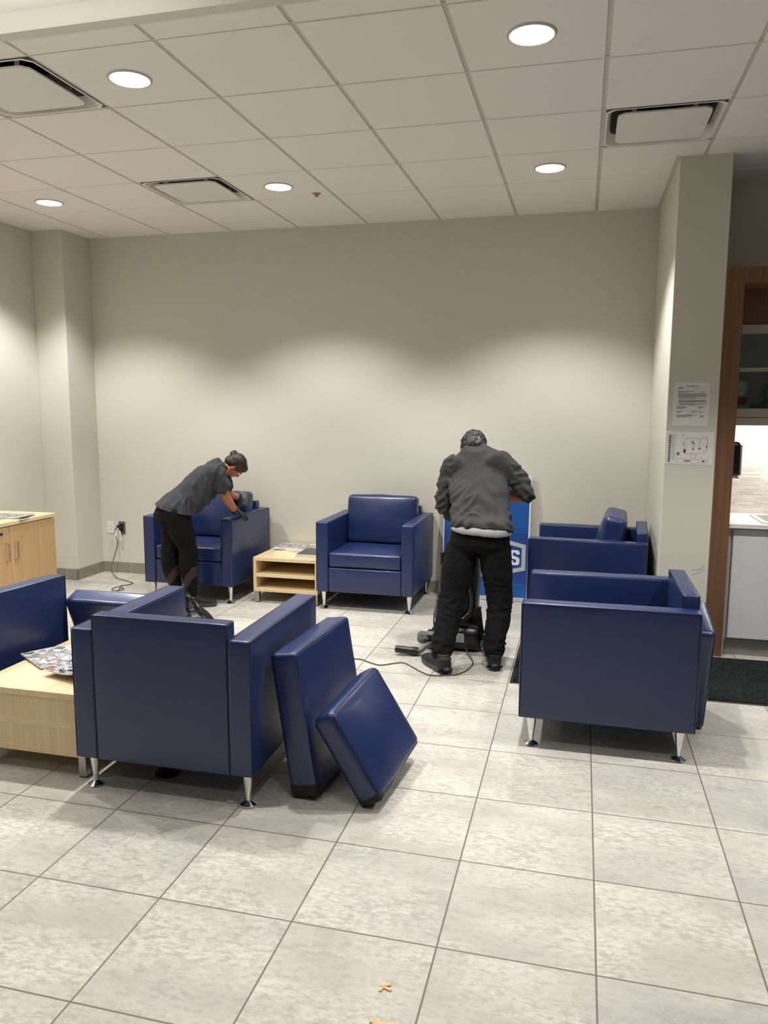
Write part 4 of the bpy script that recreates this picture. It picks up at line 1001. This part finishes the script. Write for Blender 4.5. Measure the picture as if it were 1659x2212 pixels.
# ribbed hose looping down the side, then the wand end on the floor
hp = smooth_path([(-0.70, 4.90, 0.62), (-0.665, 4.865, 0.50), (-0.640, 4.86, 0.38), (-0.650, 4.86, 0.27), (-0.715, 4.85, 0.205), (-0.790, 4.87, 0.19), (-0.86, 4.92, 0.16), (-0.915, 4.90, 0.075), (-0.935, 4.83, 0.060)], 10)
bm = bmesh.new(); tube(bm, hp, 0, 12, rr=[0.020 + (0.0022 if i % 2 else -0.0012) for i in range(len(hp))]); obj('hose', bm, 'plastic_k', vac, smooth=True)
bm = bmesh.new(); pts = smooth_path([(-0.800, 4.835, 0.046), (-0.86, 4.795, 0.060), (-0.915, 4.755, 0.058), (-0.955, 4.715, 0.030), (-0.985, 4.715, 0.024)], 6)
tube(bm, pts, 0.0185, 14); el = obj('hose_elbow', bm, 'plastic_g', vac, smooth=True)
bm = bmesh.new(); tube(bm, [(-0.965, 4.712, 0.026), (-1.005, 4.706, 0.030), (-1.012, 4.705, 0.031), (-1.100, 4.690, 0.040), (-1.112, 4.688, 0.041)], 0, 20, rr=[0.027, 0.028, 0.0245, 0.0235, 0.0195]); obj('wand_end', bm, 'plastic_k', vac, smooth=True)
bm = bmesh.new(); tube(bm, smooth_path([(-0.83, 4.93, 0.42), (-0.872, 4.90, 0.33), (-0.895, 4.88, 0.22), (-0.885, 4.865, 0.13), (-0.86, 4.86, 0.08)], 6), 0.0045, 7); obj('lead', bm, 'black', vac, smooth=True)

# its mains lead, running to the outlet on the back wall
pth = smooth_path([(-4.222, YW - 0.03, 0.450), (-4.245, YW - 0.04, 0.40), (-4.215, YW - 0.05, 0.30), (-4.245, 6.35, 0.16), (-4.235, 6.28, 0.06), (-4.12, 6.19, 0.006), (-3.98, 6.11, 0.004), (-3.861, 6.045, 0.004), (-3.855, 5.97, 0.004), (-3.90, 5.92, 0.004), (-3.86, 5.87, 0.005), (-3.80, 5.80, 0.004), (-3.86, 5.74, 0.004), (-3.905, 5.80, 0.006), (-3.87, 5.86, 0.011), (-3.80, 5.72, 0.004), (-3.70, 5.62, 0.004), (-3.55, 5.40, 0.004), (-3.42, 5.0, 0.004), (-3.0, 4.62, 0.004), (-2.4, 4.56, 0.004), (-1.9, 4.52, 0.004), (-1.5, 4.50, 0.004), (-1.313, 4.533, 0.004), (-1.23, 4.49, 0.004), (-1.154, 4.457, 0.004), (-1.09, 4.50, 0.004), (-1.026, 4.537, 0.004), (-0.95, 4.475, 0.004), (-0.88, 4.40, 0.004), (-0.80, 4.36, 0.004), (-0.66, 4.42, 0.004), (-0.60, 4.62, 0.004), (-0.66, 4.80, 0.02), (-0.70, 4.90, 0.06)], 8)
bm = bmesh.new(); tube(bm, pth, 0.0042, 7); t = obj('power_cord', bm, 'cord', vac, smooth=True)
bm = bmesh.new(); box(bm, -4.225, -4.180, YW - 0.045, YW - 0.009, 0.440, 0.464, bev=0.006); obj('plug', bm, 'black', t, smooth=True)
for k, (x0, x1, rz) in enumerate([(-4.243, -4.215, 0.9), (-4.214, -4.170, -0.25)]):
    bm = bmesh.new(); q = [(-0.008, 0.0), (0.012, 0.0), (0.024, -0.095), (-0.014, -0.095)]
    lo = [bm.verts.new((x, 0, z)) for x, z in q]; hi = [bm.verts.new((x, 0.001, z)) for x, z in q]
    bm.faces.new(lo); bm.faces.new(hi)
    for i in range(4): bm.faces.new((lo[i], lo[(i + 1) % 4], hi[(i + 1) % 4], hi[i]))
    obj('tag', bm, 'paper', t, loc=((x0 + x1) / 2 + 0.003, YW - 0.052, 0.418), rot=(0.1, 0, rz))

# ---- the woman: bends over the armchair beside the wall
wom = thing('person', 'woman with brown hair in a bun, grey T-shirt and black leggings bending over an armchair', 'person', (0, 0, 0))
pel = Vector((-3.005, 5.345, 0.800)); cst = Vector((-2.765, 5.435, 1.045)); nk = Vector((-2.675, 5.500, 1.095))
tv = (cst - pel).normalized(); side = Vector((0.30, -0.954, 0)).normalized(); side = (side - tv * side.dot(tv)).normalized(); upn = side.cross(tv); upn = upn if upn.z > 0 else -upn
hR_, hL_ = pel + side * 0.085, pel - side * 0.085
sR, sL = Vector((-2.660, 5.340, 1.078)), Vector((-2.715, 5.570, 1.050))
eR, wR = Vector((-2.640, 5.460, 0.875)), Vector((-2.658, 5.650, 0.752))
eL, wL = Vector((-2.745, 5.720, 0.885)), Vector((-2.755, 5.930, 0.830))
kR, aR = Vector((-2.935, 5.375, 0.455)), Vector((-2.950, 5.435, 0.085))
kL, aL = Vector((-3.105, 5.395, 0.445)), Vector((-3.085, 5.445, 0.085))
WR = frame((0.26, 0.34, -0.90), (0.88, 0.22, 0.34)); wc = Vector((-2.622, 5.575, 1.122))
b = Blob()
def sec(c, w, dpt, p=2.3): return (c, side * w, upn * dpt, p)
b.loft([sec(pel - tv * 0.05, 0.150, 0.095), sec(pel + tv * 0.04, 0.145, 0.10), sec(pel.lerp(cst, 0.45), 0.122, 0.090), sec(pel.lerp(cst, 0.75), 0.130, 0.095), sec(cst, 0.140, 0.092), sec(cst + tv * 0.09, 0.120, 0.065), sec(cst + tv * 0.13, 0.05, 0.045)])
b.limb([cst + tv * 0.08, nk, wc + WR @ Vector((0, 0.02, -0.06))], [0.050, 0.043, 0.043])
head(b, wc, WR, 0.84)
b.limb([sR, sR.lerp(eR, 0.6), eR, wR], [0.040, 0.038, 0.037, 0.025]); b.limb([sL, eL, wL], [0.040, 0.034, 0.024])
b.limb([hR_, kR, aR], [0.088, 0.054, 0.036]); b.limb([hL_, kL, aL], [0.088, 0.054, 0.036])
b.ell(aR + Vector((0.05, 0.02, -0.050)), (0.055, 0.020, 0.016)); b.ell(aL + Vector((0.05, 0.02, -0.050)), (0.055, 0.020, 0.016))
hand(b, wR, (0.22, 0.80, -0.36), (-0.2, 0.0, -1.0), 0.88, curl=(0.12, 0.30, 0.30), thumb_side=-1)
hand(b, wL, (-0.45, 0.55, -0.25), (-0.3, 0.3, -0.9), 0.88, curl=(0.3, 0.5, 0.4), thumb_side=1)
b.make('body', 'skin', wom, 0.005, 3)
face_bits(wom, wc, WR, 0.84)
b = Blob(); s_ = 0.84
def WP(x, y, z): return wc + WR @ (Vector((x, y, z)) * s_)
b.ell(WP(0, 0.016, 0.040), (0.080 * s_, 0.096 * s_, 0.086 * s_), WR); b.ell(WP(0, 0.050, -0.012), (0.072 * s_, 0.060 * s_, 0.062 * s_), WR)
b.ell(WP(0, -0.045, 0.070), (0.056 * s_, 0.050 * s_, 0.040 * s_), WR)
for q in (-1, 1): b.ell(WP(q * 0.058, 0.020, 0.020), (0.024 * s_, 0.050 * s_, 0.044 * s_), WR)
hr = b.make('hair', 'hair_b', wom, 0.005, 3, fold=lambda p, n_: 0.0025 * noise.noise(Vector((p.x * 120, p.y * 40, p.z * 40))))
bm = bmesh.new(); bc = Vector((-2.622, 5.570, 1.212))
bmesh.ops.create_icosphere(bm, subdivisions=3, radius=0.028, matrix=Matrix.Translation(bc))
for k, (tilt, rad) in enumerate(((0.2, 0.025), (0.9, 0.022), (-0.6, 0.023), (1.5, 0.020))):
    rm = Matrix.Rotation(tilt, 3, 'Y') @ Matrix.Rotation(0.5 * k, 3, 'X')
    tube(bm, [bc + rm @ Vector((rad * math.cos(a), rad * math.sin(a), 0.006 * math.sin(2 * a))) for a in [2 * PI * i / 20 for i in range(20)]], 0.0095, 8, closed=True)
obj('bun', bm, 'hair_b', hr, smooth=True)
# T-shirt
def wfold(p, n_):
    q = p - pel; a = q.dot(tv); c = q.dot(side); e = q.dot(upn)
    f = 0.013 * (ridge(Vector((a * 0.9 - e * 0.9, c * 0.25, e * 0.7)), 17, (1, 1, 1), 1.0) - 0.35) * (0.25 + min(1, max(0, (0.11 - e) / 0.12)))
    return max(-0.006, f + 0.004 * noise.noise(p * 16)) + 0.003
b = Blob()
b.loft([sec(pel - tv * 0.22 - upn * 0.0, 0.172, 0.132, 2.3), sec(pel - tv * 0.10, 0.184, 0.136, 2.3), sec(pel - tv * 0.01 - upn * 0.006, 0.186, 0.142, 2.4), sec(pel.lerp(cst, 0.35) - upn * 0.012, 0.156, 0.128, 2.4), sec(pel.lerp(cst, 0.65) - upn * 0.010, 0.156, 0.128, 2.4), sec(cst - upn * 0.004, 0.160, 0.115, 2.4), sec(cst + tv * 0.065, 0.142, 0.085, 2.3), sec(cst + tv * 0.115 + upn * 0.006, 0.085, 0.062, 2.2), sec(cst + tv * 0.145 + upn * 0.008, 0.058, 0.050, 2.0)])
b.ell(sR + Vector((-0.03, 0.01, 0.0)), (0.070, 0.068, 0.068)); b.ell(sL + Vector((-0.03, -0.01, 0)), (0.066, 0.06, 0.062))
b.limb([sR + Vector((-0.01, 0.005, 0.01)), sR.lerp(eR, 0.50) + Vector((-0.004, 0, 0))], [0.066, 0.066]); b.limb([sL + Vector((-0.01, -0.005, 0.01)), sL.lerp(eL, 0.50)], [0.060, 0.058])
b.make('t_shirt', 'shirt_w', wom, 0.006, 6, fold=wfold, cut=[((-3.15, 5.35, 0.850), (-0.27, 0, -0.96))])
# leggings with sheer calf insets
def lfold(p, n_):
    k = math.exp(-((p.z - 0.42) / 0.06) ** 2) + 0.25
    return 0.005 * k * (ridge(Vector((p.x * 0.5, p.y * 0.5, p.z)), 34, (1, 1, 1), 4.0) - 0.5)
def inset(c):
    for kx, lo_, hi_ in ((-2.940, 0.17, 0.34), (-3.095, 0.17, 0.34)):
        if abs(c.x - kx) < 0.07 and c.y < 5.40 + 0.03 and lo_ < c.z < hi_:
            s2 = (c.z - lo_) / (hi_ - lo_)
            lim = kx - 0.045 + 0.12 * s2
            if abs(c.x - lim) < 0.030: return 1
    return 0
b = Blob()
b.loft([sec(pel - tv * 0.15, 0.145, 0.095), sec(pel - tv * 0.095, 0.160, 0.115), sec(pel - tv * 0.03, 0.155, 0.115), sec(pel + tv * 0.04, 0.140, 0.100)])
b.ell(pel + side * 0.075 - tv * 0.085 + upn * 0.005, (0.090, 0.090, 0.090)); b.ell(pel - side * 0.075 - tv * 0.085 + upn * 0.005, (0.090, 0.090, 0.090))
b.limb([hR_ + Vector((0.0, 0, -0.02)), (hR_ + Vector((-0.01, 0, 0))).lerp(kR, 0.45), kR + Vector((0, 0, 0.02)), kR.lerp(aR, 0.35) + Vector((-0.014, 0, 0)), kR.lerp(aR, 0.75), aR + Vector((0, 0, 0.02))], [0.108, 0.098, 0.070, 0.069, 0.050, 0.043], n=20)
b.limb([hL_ + Vector((0.0, 0, -0.02)), (hL_ + Vector((-0.01, 0, 0))).lerp(kL, 0.45), kL + Vector((0, 0, 0.02)), kL.lerp(aL, 0.35) + Vector((-0.014, 0, 0)), kL.lerp(aL, 0.75), aL + Vector((0, 0, 0.02))], [0.108, 0.098, 0.070, 0.069, 0.050, 0.043], n=20)
b.make('leggings', ['trous', 'mesh'], wom, 0.006, 4, fold=lfold, cut=[((0, 0, 0.085), (0, 0, -1)), ((-3.15, 5.35, 0.875), (0.27, 0, 0.96))], matfn=inset)
shoe(wom, (-3.010, 5.425, 0), (-2.775, 5.515, 0), w=0.045, gloss=False)
shoe(wom, (-3.150, 5.440, 0), (-2.905, 5.520, 0), w=0.045, gloss=False)
b = Blob(); hand(b, wR, (0.22, 0.80, -0.36), (-0.2, 0.0, -1.0), 0.90, curl=(0.12, 0.30, 0.30), thumb_side=-1, grow=0.0035); b.limb([wR - Vector((0, 0.8, -0.36)).normalized() * -0.005, wR - (wR - eR).normalized() * 0.030], [0.033, 0.036])
b.make('glove', 'glove', wom, 0.004, 2, fold=lambda p, n_: 0.0030 * noise.noise(p * 85))
b = Blob(); hand(b, wL, (-0.45, 0.55, -0.25), (-0.3, 0.3, -0.9), 0.90, curl=(0.3, 0.5, 0.4), thumb_side=1, grow=0.0035); b.limb([wL, wL - (wL - eL).normalized() * 0.030], [0.033, 0.036])
b.make('glove', 'glove', wom, 0.004, 2, fold=lambda p, n_: 0.0030 * noise.noise(p * 85))

# rag under her far hand
b = Blob(); b.ell((-2.765, 5.99, 0.80), (0.05, 0.04, 0.045)); b.ell((-2.775, 6.02, 0.815), (0.060, 0.035, 0.055)); b.ell((-2.755, 5.99, 0.775), (0.05, 0.030, 0.045)); b.ell((-2.80, 6.035, 0.775), (0.045, 0.025, 0.05))
rg = b.make('cleaning_rag', 'rag', None, 0.005, 3, fold=lambda p, n_: 0.010 * noise.noise(p * 26))
tag(rg, 'crumpled grey cleaning rag held against the armchair back cushion', 'rag')
# black bin liner lying in a heap behind the nearest armchair
bm = bmesh.new(); c0 = Vector((-2.82, 5.00, 0)); nA, nR = 72, 26; vs = []
for i in range(nR + 1):
    u = i / nR; ring = []
    for k in range(nA):
        a = 2 * PI * k / nA
        ex = 0.26 + 0.05 * noise.noise(Vector((math.cos(a) * 1.5, math.sin(a) * 1.5, 2)))
        rr_ = u * ex; x = c0.x + math.cos(a) * rr_ * 0.95 + 0.0; y = c0.y + math.sin(a) * rr_ * 0.75
        zz = 0.26 * (1 - u) ** 0.85 * (1 + 0.10 * math.sin(a * 5 + 2 * u)) + 0.004
        zz += 0.040 * (ridge(Vector((math.cos(a) * 1.6, math.sin(a) * 1.6, u * 0.6)), 3.4, (1, 1, 1), 8) - 0.5) * min(1, 4 * u) * (1 - u) ** 0.3
        ring.append(bm.verts.new((x, y, max(0.002, zz))))
    vs.append(ring)
for A, Bq in zip(vs, vs[1:]):
    for k in range(nA): bm.faces.new((A[k], A[(k + 1) % nA], Bq[(k + 1) % nA], Bq[k]))
bm.faces.new(vs[-1]); bmesh.ops.remove_doubles(bm, verts=bm.verts, dist=0.0004)
tag(obj('bin_liner', bm, 'bag', smooth=True), 'crumpled black plastic bin liner on the floor at the woman\'s feet', 'bag')
